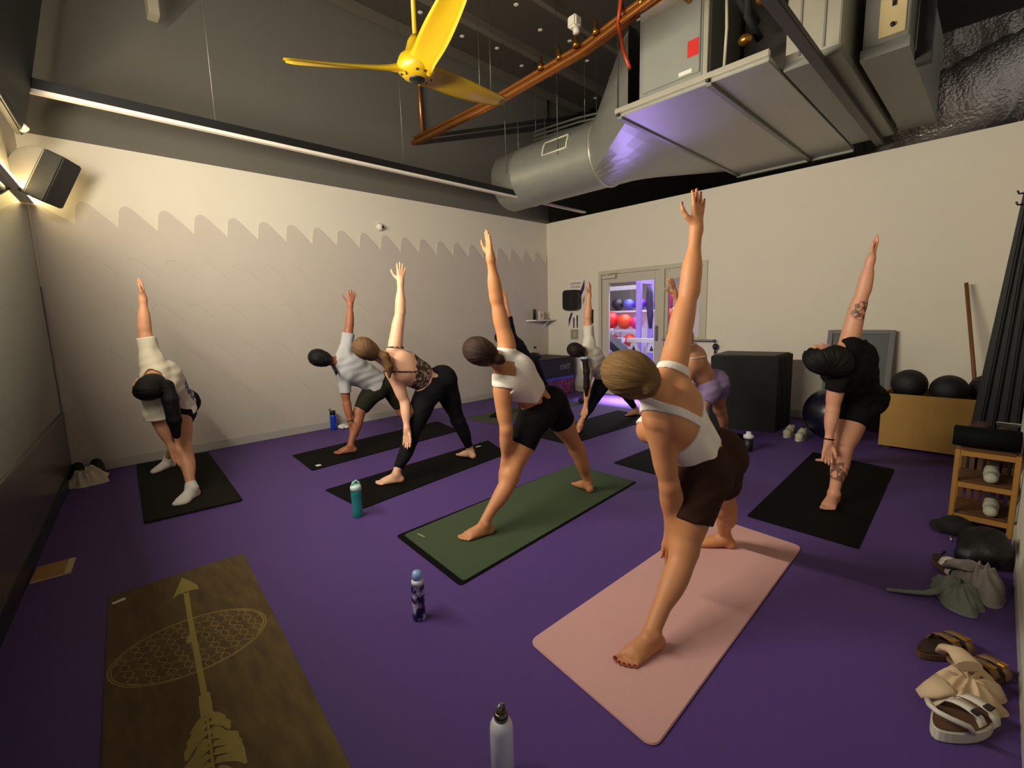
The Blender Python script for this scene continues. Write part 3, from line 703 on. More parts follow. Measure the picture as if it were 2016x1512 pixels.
# front row, pink mat
j = J['P7']
bun = (-0.02, -0.105, 0.0)
PEOPLE['P7'] = person('person in white square-backed tank and brown shorts stretching on the pink mat', j, SK_TAN, k=1.0, h=0.0048, z0=0.009,
       garments=[dict(kind='top', name='tank_top', mat=WHITE_RIB, off=0.007, boxes=tank(0.335, 0.075, 0.112, 0.10, 0.30, 0.44)),
                 dict(kind='shorts', name='shorts', mat=BROWN, off=0.010, hemL=0.60, hemR=0.55, waist=0.125, flare=0.004, fold=0.003)],
       hair=dict(mat=H_BLOND, off=0.014, bun=((-0.032, -0.100, 0.008), (0.036, 0.030, 0.038))), face=(0.95, 0.15), palmR=(0.25, 1, 0), spreadR=1.5, curlR=0.10, nails=NAIL)
# green mat
j = J['P5']
PEOPLE['P5'] = person('person in white racerback crop top and short black shorts on the green mat', j, SK_TAN, k=0.97, h=0.0055, z0=0.0105,
       garments=[dict(kind='top', name='crop_top', mat=WHITE_RIB, off=0.008, boxes=[(0.15, 0.455, -0.21, 0.21, -0.3, 0.3), (0.15, 0.45, -0.15, 0.15, -0.02, 0.3), (0.44, 0.68, 0.042, 0.125, -0.3, 0.3), (0.44, 0.68, -0.125, -0.042, -0.3, 0.3)]),
                 dict(kind='shorts', name='shorts', mat=BLACK, off=0.007, hemL=0.52, hemR=0.42, waist=0.13)],
       hair=dict(mat=H_BROWN, off=0.012, bun=((0.0, -0.100, -0.075), (0.034, 0.040, 0.042))), face=(0.95, 0.15), palmR=(-0.9, 0.35, 0), thumbR=(0, 1, 0), spreadR=0.5, curlR=0.06)
# black mat, floral top
j = J['P3']
hd = Q(j['head'])
PEOPLE['P3'] = person('person in floral strappy top and long black leggings with a blond ponytail', j, SK_FAIR, k=0.99, fat=1.04, h=0.0058,
       garments=[dict(kind='top', name='strappy_top', mat=FLORAL, off=0.006, boxes=tank(0.325, 0.092, 0.106, 0.135, 0.3, 0.42)),
                 dict(kind='leggings', name='leggings', mat=CHAR, off=0.006, hem=0.86, waist=0.10)],
       hair=dict(mat=H_DKBL, off=0.011, tail=([hd + [0.06, -0.06, -0.03], hd + [0.095, -0.10, -0.06], hd + [0.115, -0.115, -0.14], hd + [0.115, -0.11, -0.22]], [0.028, 0.036, 0.034, 0.012])), face=(0.9, 0.3), palmR=(0.2, 1, 0), spreadR=1.3, curlR=0.12)
# black mat by the wall
j = J['P2']; hd = Q(j['head'])
PEOPLE['P2'] = person('person in light grey tee and olive shorts on the mat nearest the scalloped wall', j, SK_BROWN, k=0.97, h=0.0062, male=True,
       garments=[dict(kind='tee', name='t_shirt', mat=GREY, off=0.012, sleeve=0.60, hem=0.06),
                 dict(kind='shorts', name='shorts', mat=OLIVE, off=0.010, hemL=0.86, hemR=0.80, waist=0.11)],
       hair=dict(mat=H_DARK, off=0.016, bun=((0.0, -0.095, -0.03), (0.034, 0.030, 0.034)), tail=([hd + [0.03, -0.07, -0.06], hd + [0.04, -0.10, -0.12], hd + [0.045, -0.10, -0.15]], [0.016, 0.012, 0.008])), face=(0.95, 0.1), palmR=(0.2, 1, 0), spreadR=1.7, curlR=0.12)
# far left
j = J['P1']; hd = Q(j['head'])
TEE1 = patched('white_tee_purple_print', (0.84, 0.80, 0.70), [(0.07, -0.16, 0.95 - 0.09), (0.09, -0.06, 0.80 - 0.03)], [0.11, 0.10], (0.30, 0.27, 0.50), 20, 0.46)
PEOPLE['P1'] = person('person in cream tee with purple print, white socks and long dark ponytail', j, SK_MID, k=0.97, h=0.006, z0=0.016,
       garments=[dict(kind='tee', name='t_shirt', mat=TEE1, off=0.016, sleeve=0.66, sleeveL=0.95, baggy=0.022, hem=0.03),
                 dict(kind='shorts', name='shorts', mat=BLACK, off=0.008, hemL=0.26, hemR=0.24, waist=0.12),
                 dict(kind='sock', name='sock', mat=SOCK, top=0.055)],
       hair=dict(mat=H_DARK, off=0.020, tail=([hd + [0.05, -0.055, 0.02], hd + [0.095, -0.075, -0.015], hd + [0.105, -0.08, -0.12], hd + [0.112, -0.08, -0.28], hd + [0.115, -0.075, -0.40]], [0.035, 0.045, 0.054, 0.050, 0.026])), face=(0.9, 0.2, -0.1), palmR=(-1, -0.2, 0), spreadR=0.6)
# behind, by the doors
j = J['P6']; hd = Q(j['head'])
PEOPLE['P6'] = person('person in off-white tee and navy leggings with a long braided ponytail', j, SK_MID, k=0.95, h=0.0072,
       garments=[dict(kind='tee', name='t_shirt', mat=BEIGE_TEE, off=0.012, sleeve=0.62, hem=0.03),
                 dict(kind='leggings', name='leggings', mat=NAVY, off=0.007, hem=0.82, waist=0.10)],
       hair=dict(mat=H_AUB, off=0.013, tail=([hd + [0.05, -0.05, -0.05], hd + [0.055, -0.10, -0.12], hd + [0.065, -0.11, -0.25], hd + [0.065, -0.11, -0.42], hd + [0.065, -0.11, -0.52]], [0.03, 0.034, 0.038, 0.034, 0.018]), tie=(tuple(hd + [0.058, -0.085, -0.09]), 0.036, mat('pale_blue_scrunchie', (0.62, 0.70, 0.74), 0.8))),
       face=(0.95, 0.1), palmR=(-0.3, 1, 0), spreadR=1.3)
# half hidden behind the green-mat person
j = J['P4']
PEOPLE['P4'] = person('person in black long sleeves and black socks half hidden behind the green-mat person', j, SK_MID, k=0.9, h=0.0072, male=True,
       garments=[dict(kind='tee', name='long_sleeved_top', mat=BLACK, off=0.012, sleeve=1.0, hem=0.0),
                 dict(kind='leggings', name='leggings', mat=BLACK, off=0.009, hem=0.95, waist=0.12), dict(kind='sock', name='sock', mat=BLACK, top=0.06)],
       hair=dict(mat=H_DARK, off=0.012), palmR=(0.2, 1, 0), spreadR=1.2)
# behind the pink-mat person
j = J['P8']
PEOPLE['P8'] = person('person in lilac shorts and white sports bra behind the pink-mat person', j, SK_MID, k=0.95, h=0.0068,
       garments=[dict(kind='top', name='sports_bra', mat=WHITE_RIB, off=0.007, boxes=tank(0.26, 0.055, 0.066, 0.20, 0.24, 0.40)),
                 dict(kind='shorts', name='shorts', mat=LILAC, off=0.012, hemL=0.42, hemR=0.40, waist=0.13, flare=0.008, fold=0.003)],
       hair=dict(mat=H_DARK, off=0.012, bun=((0.0, -0.09, -0.04), (0.03, 0.03, 0.03))), palmR=(0.2, 1, 0), spreadR=1.2)
# far right
j = dict(J['P9'], head=(3.77, 0.80, 1.03)); hd = Q(j['head'])
SK9 = patched('rosy_skin_with_tattoos', (0.80, 0.57, 0.45), [rel(J['P9'] | {'pel': J['P9']['pel']}, Q(J['P9']['elR']) * 0.45 + Q(J['P9']['shR']) * 0.55 + [-0.02, -0.03, -0.006]), rel(J['P9'], Q(J['P9']['knL'], -0.14, -0.03, -0.12))], [0.075, 0.085], (0.44, 0.30, 0.25), 34, 0.46, 0.5)
PEOPLE['P9'] = person('person in black tee and black shorts with tattoos on the mat by the framed mirror', j, SK9, k=1.0, fat=1.08, h=0.0062,
       garments=[dict(kind='tee', name='t_shirt', mat=BLACK, off=0.020, sleeve=0.42, sleeveR=-0.2, bareR=True, hem=-0.03),
                 dict(kind='shorts', name='shorts', mat=BLACK, off=0.012, hemL=0.36, hemR=0.34, waist=0.10, flare=0.006)],
       hair=dict(mat=H_DARK, off=0.016, blend=0.07, line=(-0.012, 0.22), strand=0.003, mass=[((0.03, -0.065, -0.005), (0.09, 0.085, 0.075)), ((0.05, -0.11, -0.05), (0.07, 0.06, 0.075)), ((0.03, -0.02, -0.06), (0.07, 0.07, 0.05))]),
       face=(0.35, 1.0, 0.0), palmR=(-0.5, 1, 0.2), spreadR=0.5, curlR=0.1)

# wristbands and rings worn in the photograph
def wristband(body, J_, side, m, r=0.030, wd=0.011):
    el, wr = np.array(J_['el' + side]), np.array(J_['wr' + side]); v = nrm(wr - el); c = wr - v * 0.02; a = orth(np.array([0.3, 0.9, 0.1]), v); b2 = np.cross(v, a)
    mb = MB(); mb.tube([tuple(c + (a * math.cos(t) + b2 * math.sin(t)) * r) for t in np.linspace(0, 2 * PI, 29)], wd / 2, 8, up=tuple(v)); mb.build('wristband', m, body)
wristband(PEOPLE['P9'], J['P9'], 'L', mat('black_band', (0.03, 0.03, 0.03), 0.5))
wristband(PEOPLE['P2'], J['P2'], 'L', mat('black_band', (0.03, 0.03, 0.03), 0.5), 0.029)
wristband(PEOPLE['P7'], J['P7'], 'L', mat('gold_band', (0.85, 0.65, 0.25), 0.2, 1.0), 0.0285, 0.006)

# ---------------------------------------------------------------- the room
YA, XB, YC, ZW, ZC = 5.84, 6.554, -0.17, 3.0, 5.15
PAINT = mat('warm_white_paint', (0.86, 0.83, 0.76), 0.75, var=0.03, scale=2.5, bump=0.05, bscale=240)
COVER = mat('embossed_wall_covering', (0.775, 0.735, 0.685), 0.85, var=0.045, scale=3.0, bump=0.10, bscale=120)
EMBOSS = mat('embossed_line', (0.735, 0.695, 0.645), 0.85, var=0.03)
DARKP = mat('dark_grey_paint', (0.385, 0.37, 0.335), 0.8, var=0.06, scale=1.5, bump=0.04, bscale=150)
SKIRT = mat('grey_white_skirting', (0.70, 0.68, 0.64), 0.5, var=0.04)
BLK_SKIRT = mat('black_vinyl_skirting', (0.07, 0.06, 0.07), 0.4, var=0.08)
def floor_material():
    m = mat('purple_rubber_floor', (0.325, 0.23, 0.475), 0.62, var=0.06, scale=1.4, bump=0.05, bscale=300, spec=0.3)
    return m
FLOORM = floor_material()
DECK = mat('dark_ceiling_deck', (0.27, 0.24, 0.20), 0.9, var=0.15, scale=1.2, bump=0.2, bscale=25)
def structure(mb, name, m, **kw): return tag(mb.build(name, m, **kw), kind='structure')

mb = MB(); mb.box2((-1.2, -0.6, -0.1), (XB, YA, 0)); structure(mb, 'floor', FLOORM)
mb = MB(); mb.box2((XB, -0.6, -0.1), (12.2, 9.2, 0)); structure(mb, 'floor_gym', mat('lilac_gym_floor', (0.55, 0.42, 0.80), 0.45, var=0.06))
# wall with the scalloped covering: white below, dark paint above
mb = MB(); mb.box2((-0.6, YA, 0), (XB + 0.12, YA + 0.15, ZW)); structure(mb, 'wall_back', PAINT)
mb = MB(); mb.box2((-0.6, YA - 0.004, ZW), (XB + 0.06, YA + 0.15, ZC)); structure(mb, 'wall_back_upper', DARKP)
# scalloped wall covering, 8 mm thick, rounded teeth with one long slanting side
def tooth(x0, p=0.3005, zc=2.278, zp=2.483):
    return [(x0, zc), (x0 + 0.012, zc + 0.10), (x0 + 0.022, zc + 0.165), (x0 + 0.036, zp - 0.018), (x0 + 0.055, zp - 0.003), (x0 + 0.080, zp), (x0 + 0.104, zp - 0.010), (x0 + 0.125, zp - 0.027)]
prof = [(-0.075, 2.455)]
x0 = 0.199
while x0 < XB - 0.02:
    prof += [q for q in tooth(x0) if q[0] < XB]; x0 += 0.3005
prof = [q for q in prof if q[0] < XB - 0.004]
prof.append((XB - 0.001, 2.45))
mb = MB()
yf, yb = YA - 0.008, YA
vs = []; n = len(prof)
for x, z in prof: vs += [(x, yf, z), (x, yf, 0.09), (x, yb, z), (x, yb, 0.09)]
fs = []
for i in range(n - 1):
    a = 4 * i
    fs += [(a, a + 1, a + 5, a + 4), (a + 2, a + 6, a + 7, a + 3), (a, a + 4, a + 6, a + 2), (a + 1, a + 3, a + 7, a + 5)]
fs += [(0, 2, 3, 1), (4 * n - 4, 4 * n - 3, 4 * n - 1, 4 * n - 2)]
mb.add(vs, fs); cover = structure(mb, 'wall_back_covering', COVER)
# faint embossed repeats of the same wave
mb = MB()
for row in range(1, 5):
    x0 = 0.05 + 0.15 * (row % 2)
    while x0 < XB - 0.4:
        pts = [(x, YA - 0.0085, z - 0.43 * row - 0.05) for x, z in tooth(x0)[2:]] + [(x0 + 0.28, YA - 0.0085, 2.30 - 0.43 * row - 0.05)]
        mb.tube(pts, 0.0016, 4, False); x0 += 0.3005
mb.build('embossed_wave', EMBOSS, cover)
mb = MB(); mb.box2((-0.10, YA - 0.018, 0), (XB, YA, 0.092)); structure(mb, 'baseboard_back', SKIRT, bevel=0.004)

# wall with the doors
GLAZE_FRAME = mat('cream_metal_frame', (0.74, 0.71, 0.63), 0.45, var=0.03)
X2 = XB + 0.12
FY0, FY1, FZ = 2.86, 4.69, 2.055
mb = MB()
mb.box2((XB, FY1, 0), (X2, YA + 0.1, ZW)); mb.box2((XB, YC - 0.3, 0), (X2, FY0, ZW)); mb.box2((XB, FY0, FZ), (X2, FY1, ZW)); mb.box2((XB, FY0, 0), (X2, 3.50, 0.955))
structure(mb, 'wall_right', PAINT)
mb = MB(); mb.box2((XB - 0.012, FY1, 0), (XB, YA - 0.02, 0.09)); mb.box2((XB - 0.012, YC, 0), (XB, 3.5, 0.09)); structure(mb, 'baseboard_right', SKIRT)
mb = MB()
for a, b in (((FY1 - 0.055, 0), (FY1, FZ - 0.06)), ((FY0, FZ - 0.06), (FY1, FZ)), ((3.50, 0), (3.575, FZ - 0.06)), ((FY0, 0.955), (FY0 + 0.05, FZ - 0.06))):
    mb.box2((XB - 0.02, a[0], a[1]), (X2 + 0.01, b[0], b[1]))
structure(mb, 'trim_1', GLAZE_FRAME)
GLASS = glass('door_glass', (0.96, 0.97, 0.97))
# door leaf
d0, d1 = 3.58, FY1 - 0.06
mb = MB(); xl0, xl1 = XB + 0.01, XB + 0.055
mb.box2((xl0, d1 - 0.125, 0.01), (xl1, d1, FZ - 0.065)); mb.box2((xl0, d0, 0.01), (xl1, d0 + 0.09, FZ - 0.065)); mb.box2((xl0, d0 + 0.09, FZ - 0.20), (xl1, d1 - 0.125, FZ - 0.065)); mb.box2((xl0, d0 + 0.09, 0.01), (xl1, d1 - 0.125, 0.24))
door = structure(mb, 'door_1', GLAZE_FRAME, bevel=0.003)
mb = MB(); mb.box2((XB + 0.028, d0 + 0.09, 0.24), (XB + 0.036, d1 - 0.125, FZ - 0.20)); mb.build('glass_pane', GLASS, door)
STEEL = mat('brushed_steel', (0.62, 0.60, 0.57), 0.35, 0.9, var=0.08, scale=8, stretch=(1, 1, 20))
mb = MB(); mb.box2((XB - 0.035, d0 + 0.022, 0.93), (XB - 0.02, d0 + 0.062, 1.16)); mb.box2((XB - 0.02, d0 + 0.03, 0.95), (xl0, d0 + 0.054, 0.97)); mb.box2((XB - 0.02, d0 + 0.03, 1.12), (xl0, d0 + 0.054, 1.14)); mb.build('door_handle', STEEL, door, bevel=0.003)
mb = MB(); mb.box2((XB - 0.055, 4.34, FZ - 0.13), (XB + 0.01, 4.60, FZ - 0.075)); mb.tube([(XB - 0.03, 4.55, FZ - 0.075), (XB - 0.05, 4.45, FZ - 0.055), (XB - 0.03, 4.30, FZ - 0.05)], 0.008, 6); mb.build('door_closer', GLAZE_FRAME, door, bevel=0.004)
# fixed window beside the door
mb = MB(); w0, w1 = FY0 + 0.05, 3.50
for a, b in (((w0, 0.956), (w0 + 0.06, FZ - 0.061)), ((w1 - 0.05, 0.956), (w1 - 0.001, FZ - 0.061)), ((w0 + 0.06, FZ - 0.21), (w1 - 0.05, FZ - 0.061)), ((w0 + 0.06, 0.956), (w1 - 0.05, 1.0))):
    mb.box2((XB + 0.005, a[0], a[1]), (XB + 0.055, b[0], b[1]))
win = structure(mb, 'window_1', GLAZE_FRAME, bevel=0.003)
mb = MB(); mb.box2((XB + 0.028, w0 + 0.06, 1.0), (XB + 0.036, w1 - 0.05, FZ - 0.21)); mb.build('glass_pane', GLASS, win)
mb = MB(); mb.box2((XB - 0.10, 2.72, 0.942), (XB - 0.001, 3.49, 0.962)); mb.build('window_sill', mat('grey_sill', (0.50, 0.49, 0.47), 0.35), win, bevel=0.003)

# mirrored wall on the left
PANELM = mat('low_gloss_panel', (0.30, 0.27, 0.25), 0.28, var=0.08, spec=0.5)
MIRROR = mat('mirror_glass', (0.80, 0.86, 0.82), 0.03, 1.0, var=0.01)
RW = Rcols(LW_DIR, (0, 0, 1), LW_N)      # x along the wall, y up, z out of it
def wall_box(mb, y0, y1, z0, z1, t0, t1):
    L0, L1 = y0 / LW_DIR.y, y1 / LW_DIR.y
    c = Vector((LWX((y0 + y1) / 2), (y0 + y1) / 2, (z0 + z1) / 2)) + LW_N * (t0 + t1) / 2
    return mb.box(c, (L1 - L0, z1 - z0, t1 - t0), RW)
mb = MB(); wall_box(mb, 0.2, YA + 0.1, 0, ZC, -0.16, 0.0); structure(mb, 'wall_left', PAINT)
mb = MB(); wall_box(mb, 0.3, YA - 0.02, 0.0, 0.60, 0.0, 0.012); structure(mb, 'trim_2', PANELM)
mb = MB(); wall_box(mb, 0.3, YA - 0.03, 0.0, 0.11, 0.012, 0.022); structure(mb, 'baseboard_left', BLK_SKIRT)
mir = MB(); wall_box(mir, 0.3, YA - 0.03, 0.60, 2.42, 0.0, 0.006); mo = tag(mir.build('wall_mirror', MIRROR), 'tall wall mirror covering the left wall above a dark panel', 'mirror')
mb = MB(); wall_box(mb, 0.3, YA - 0.034, 0.60, 2.42, 0.0062, 0.0075); 
mb = MB(); wall_box(mb, YA - 0.034, YA - 0.028, 0.60, 1.72, 0.0, 0.009); mb.build('glass_edge', mat('green_glass_edge', (0.22, 0.30, 0.26), 0.2), mo)
mb = MB(); wall_box(mb, 0.3, YA - 0.03, 0.585, 0.60, 0.0, 0.02); mb.build('bottom_rail', mat('grey_channel', (0.45, 0.43, 0.40), 0.3, 0.6), mo)
# lamp strip with its ledge above the mirror
strip = thing('light_strip', (LWX(3.0), 3.0, 2.42), 'long warm lamp strip on the ledge above the wall mirror', 'light strip')
mb = MB(); wall_box(mb, 0.3, YA - 0.012, 2.42, 2.432, 0.0, 0.046); mb.build('ledge', mat('white_ledge', (0.86, 0.84, 0.80), 0.5), strip)
mb = MB(); wall_box(mb, 3.0, YA - 0.02, 2.432, 2.452, 0.030, 0.046); mb.build('lamp_tube', mat('warm_lamp_glow', (1.0, 0.90, 0.66), 0.4, emit=40.0), strip)

# wall on the near right (only the stretch the photograph can see)
mb = MB(); mb.box2((1.75, YC - 0.12, 0), (X2, YC, ZW)); structure(mb, 'wall_near', PAINT)
mb = MB(); mb.box2((1.75, YC, 0), (XB, YC + 0.012, 0.09)); structure(mb, 'baseboard_near', SKIRT)

# deck overhead, with joists; gym enclosure beyond
mb = MB(); mb.box2((-1.2, -0.6, ZC), (12.0, YA + 0.15, ZC + 0.1)); structure(mb, 'ceiling', DECK)
BEAM = mat('painted_joist', (0.40, 0.37, 0.32), 0.6, var=0.1)
for y, w_ in ((5.0, 0.09), (4.12, 0.07), (5.72, 0.06), (3.0, 0.08), (2.0, 0.08)):
    mb = MB(); mb.box2((-0.6, y - w_ / 2, ZC - 0.10), (11.9, y + w_ / 2, ZC)); structure(mb, 'trim_3', BEAM)
mb = MB(); mb.box2((11.9, -0.6, ZW), (12.0, YA + 0.15, ZC)); mb.box2((XB + 0.06, YA + 0.05, ZW), (12.0, YA + 0.15, ZC)); structure(mb, 'wall_far_upper', mat('far_dark_wall', (0.33, 0.32, 0.27), 0.85, var=0.1, scale=2, bump=0.1))
mb = MB(); mb.box2((X2, -0.6, ZW - 0.06), (12.0, 9.2, ZW)); structure(mb, 'ceiling_gym', mat('gym_ceiling', (0.62, 0.60, 0.58), 0.8))
mb = MB(); mb.box2((11.9, -0.6, 0), (12.0, 9.2, ZW - 0.06)); mb.box2((X2, 9.1, 0), (12.0, 9.2, ZW - 0.06)); mb.box2((X2, -0.6, 0), (12.0, -0.5, ZW - 0.06)); structure(mb, 'wall_gym', mat('gym_wall', (0.84, 0.80, 0.70), 0.8, var=0.05))
PIN = mat('white_washer', (0.85, 0.82, 0.75), 0.5)
pin0 = None
for px, py in ((3.05, 3.55), (3.6, 3.6), (4.15, 3.5), (4.7, 3.6), (5.3, 3.45), (5.9, 3.6), (6.4, 3.4), (3.3, 4.55), (3.95, 4.6), (4.5, 4.45), (5.1, 4.6), (5.6, 4.5), (6.2, 4.65), (3.7, 5.35), (4.4, 5.4), (4.95, 5.3), (5.55, 5.4), (6.1, 5.3), (6.9, 4.7), (7.3, 5.3), (7.0, 3.8), (7.7, 4.5), (4.4, 2.6), (5.2, 2.55), (6.0, 2.6), (6.8, 2.9)):
    if pin0 is None:
        mb = MB(); mb.lathe([(0, -0.012), (0.02, -0.012), (0.034, -0.004), (0.034, 0), (0, 0)], (px, py, ZC), n=14)
        pin0 = tag(mb.build('insulation_washer', PIN, base=(px, py, ZC)), 'small white insulation washer pinned under the dark ceiling deck', 'washer', 'washers on the ceiling deck'); o = pin0
    else:
        o = pin0.copy(); COL.objects.link(o)
    o.location = (px, py, ZC)

# ---------------------------------------------------------------- overhead: fan, rail, ducts, pipes
GALV = mat('galvanised_sheet', (0.62, 0.62, 0.58), 0.38, 0.5, var=0.12, scale=7, detail=6, bump=0.05, bscale=30)
GALV_D = mat('dull_sheet_metal', (0.50, 0.50, 0.46), 0.5, 0.35, var=0.12, scale=5)
GALV_B = mat('bright_sheet_metal', (0.78, 0.76, 0.68), 0.35, 0.6, var=0.1, scale=6)
COPPER = mat('copper_pipe', (0.82, 0.52, 0.25), 0.28, 0.8, var=0.2, scale=5)
BRASS = mat('brass_fitting', (0.70, 0.50, 0.22), 0.28, 0.9, var=0.2)
BLKM = mat('black_powder_coat', (0.055, 0.05, 0.05), 0.5, var=0.1)
DKSTEEL = mat('dark_strut', (0.27, 0.25, 0.23), 0.5, 0.5, var=0.1)
WIRE = mat('hanger_wire', (0.55, 0.53, 0.48), 0.4, 0.8)
YELLOW = mat('fan_yellow', (0.70, 0.56, 0.03), 0.42, var=0.05, scale=3, coat=0.2)

# suspended rail parallel to the scalloped wall
rail = thing('ceiling_rail', (3.2, 4.97, 3.04), 'long black suspended rail with a pale lower lip in front of the scalloped wall', 'rail')
mb = MB(); mb.box2((0.02, 4.94, 3.062), (XB - 0.01, 5.0, 3.135)); mb.build('rail_body', BLKM, rail, bevel=0.003)
mb = MB(); mb.box2((0.02, 4.945, 3.035), (XB - 0.01, 4.995, 3.062)); mb.build('lower_lip', mat('pale_lip', (0.86, 0.82, 0.76), 0.5), rail)
for x in (1.2, 3.1, 5.0):
    mb = MB(); mb.cyl((x, 4.97, 3.135), (x, 4.97, ZC - 0.1 if x == 3.1 else ZC), 0.003, n=6); mb.build('hanger_wire', WIRE, rail)

# three-bladed yellow ceiling fan at rest
FC = Vector((2.08, 3.09, 3.13))
fan = thing('ceiling_fan', FC, 'three-bladed yellow ceiling fan hanging under the dark deck', 'ceiling fan')
mb = MB(); mb.lathe([(0, -0.055), (0.05, -0.052), (0.10, -0.035), (0.135, 0.0), (0.14, 0.04), (0.12, 0.09), (0.08, 0.12), (0.055, 0.20), (0.03, 0.24), (0, 0.24)], FC, n=36); hub = mb.build('motor_hub', YELLOW, fan)
mb = MB(); mb.lathe([(0, -0.062), (0.052, -0.060), (0.058, -0.052), (0.056, -0.045), (0, -0.045)], FC, n=28); mb.build('hub_cap', BLKM, hub)
mb = MB(); mb.cyl(FC + Vector((0, 0, 0.22)), FC + Vector((0, 0, ZC - FC.z)), 0.017, n=12); mb.build('downrod', YELLOW, fan)
for bi, a in enumerate((140, 253, 3)):
    a = math.radians(a); u = Vector((math.cos(a), math.sin(a), 0)); t = Vector((-math.sin(a), math.cos(a), 0)); Z = Vector((0, 0, 1))
    vs = []; NS, NC = 14, 9
    for i in range(NS + 1):
        f = i / NS; r = 0.07 + f * 0.86
        ch = 0.155 + 0.045 * math.sin(min(1, f * 1.8) * PI * 0.5) - 0.075 * f ** 2.2
        if f < 0.2: ch += 0.05 * (1 - f / 0.2) ** 2
        if f > 0.9: ch *= 1 - ((f - 0.9) / 0.1) ** 2 * 0.55
        pitch = math.radians(32 - 20 * f); lift = 0.012 + 0.05 * f ** 2
        for side in (1, -1):
            for k in range(NC):
                c = k / (NC - 1) - 0.5
                th = (0.014 + 0.03 * max(0, 1 - f * 4) ** 2) * (1 - 0.5 * f) * math.sqrt(max(0, 1 - (2 * c) ** 2)); camb = 0.02 * (1 - (2 * c) ** 2)
                p = FC + u * r + (t * math.cos(pitch) - Z * math.sin(pitch)) * (c * ch) + Z * (lift + camb + side * th)
                vs.append(p)
    fs = []
    for i in range(NS):
        a0, b0 = i * 2 * NC, (i + 1) * 2 * NC
        for k in range(NC - 1):
            fs.append((a0 + k, a0 + k + 1, b0 + k + 1, b0 + k)); fs.append((a0 + NC + k + 1, a0 + NC + k, b0 + NC + k, b0 + NC + k + 1))
        fs.append((a0, b0, b0 + NC, a0 + NC)); fs.append((a0 + NC - 1, a0 + 2 * NC - 1, b0 + 2 * NC - 1, b0 + NC - 1))
    e = NS * 2 * NC
    fs += [(e + k, e + k + 1, e + NC + k + 1, e + NC + k) for k in range(NC - 1)]
    mb = MB(); mb.add(vs, fs, True); mb.build('blade', YELLOW, fan)
    mb = MB()
    for q in (-0.028, 0.028): mb.lathe([(0, -0.006), (0.008, -0.006), (0.010, 0.002), (0, 0.002)], FC + u * 0.105 + t * q + Z * -0.030, n=8)
    mb.build('blade_screw', BLKM, fan)

# round spiral duct with its square transition
duct = thing('round_duct', (5.19, 4.5, 2.98), 'large round galvanised duct with a white framed grille above the doors', 'duct')
DX, DZ, DR = 5.19, 3.36, 0.405
prof = [(0.0, 5.36), (DR - 0.03, 5.36), (DR, 5.33), (DR, 4.95), (DR + 0.006, 4.94), (DR, 4.93), (DR, 3.60)]
mb = MB(); mb.lathe([(r, h - 3.6) for r, h in prof], (DX, 3.6, DZ), (0, 1, 0), n=48); mb.build('duct_body', GALV, duct)
mb = MB(); mb.lathe([(DR, 0.0), (DR + 0.014, 0.006), (DR + 0.014, 0.022), (DR, 0.028)], (DX, 3.565, DZ), (0, 1, 0), n=48); mb.build('seam_collar', GALV_B, duct)
# transition from round to the box
n = 48; vs = []
for ring in range(7):
    f = ring / 6; y = 3.58 + (2.56 - 3.58) * f
    for k in range(n):
        q = 2 * PI * k / n; c, s_ = math.cos(q), math.sin(q)
        rx, rz = DX + DR * c, DZ + DR * s_
        m_ = max(abs(c), abs(s_)); bx = 5.28 + 1.25 * c / m_; bz = 3.55 + 0.40 * s_ / m_
        vs.append((rx + (bx - rx) * f, y, rz + (bz - rz) * f))
fs = [(i * n + k, i * n + (k + 1) % n, (i + 1) * n + (k + 1) % n, (i + 1) * n + k) for i in range(6) for k in range(n)]
mb = MB(); mb.add(vs, fs, False); mb.build('transition', GALV, duct)
# framed grille on the side of the duct
def on_duct(y, ang, r=DR): return Vector((DX + r * math.cos(ang), y, DZ + r * math.sin(ang)))
a0, a1, y0, y1 = math.radians(172), math.radians(147), 3.92, 4.32
mb = MB()
A = [a0 + (a1 - a0) * i / 6 for i in range(7)]
mb.tube([on_duct(y0, q, DR + 0.01) for q in A], 0.012, 6); mb.tube([on_duct(y1, q, DR + 0.01) for q in A], 0.012, 6)
for q in (a0, a1): mb.tube([on_duct(y0, q, DR + 0.01), on_duct(y1, q, DR + 0.01)], 0.012, 6)
gf = mb.build('grille_frame', mat('white_grille', (0.86, 0.84, 0.74), 0.5), duct)
mb = MB()
for i in range(1, 12):
    y = y0 + (y1 - y0) * i / 12; mb.tube([on_duct(y, q, DR + 0.006) for q in A], 0.004, 4)
mb.build('grille_louvre', GALV_D, gf)
for y in (5.0, 4.05):
    for sx in (-1, 1):
        mb = MB(); mb.cyl((DX + sx * (DR + 0.008), y, DZ), (DX + sx * (DR + 0.008), y, ZC), 0.004, n=6); mb.build('hanger_wire', WIRE, duct)

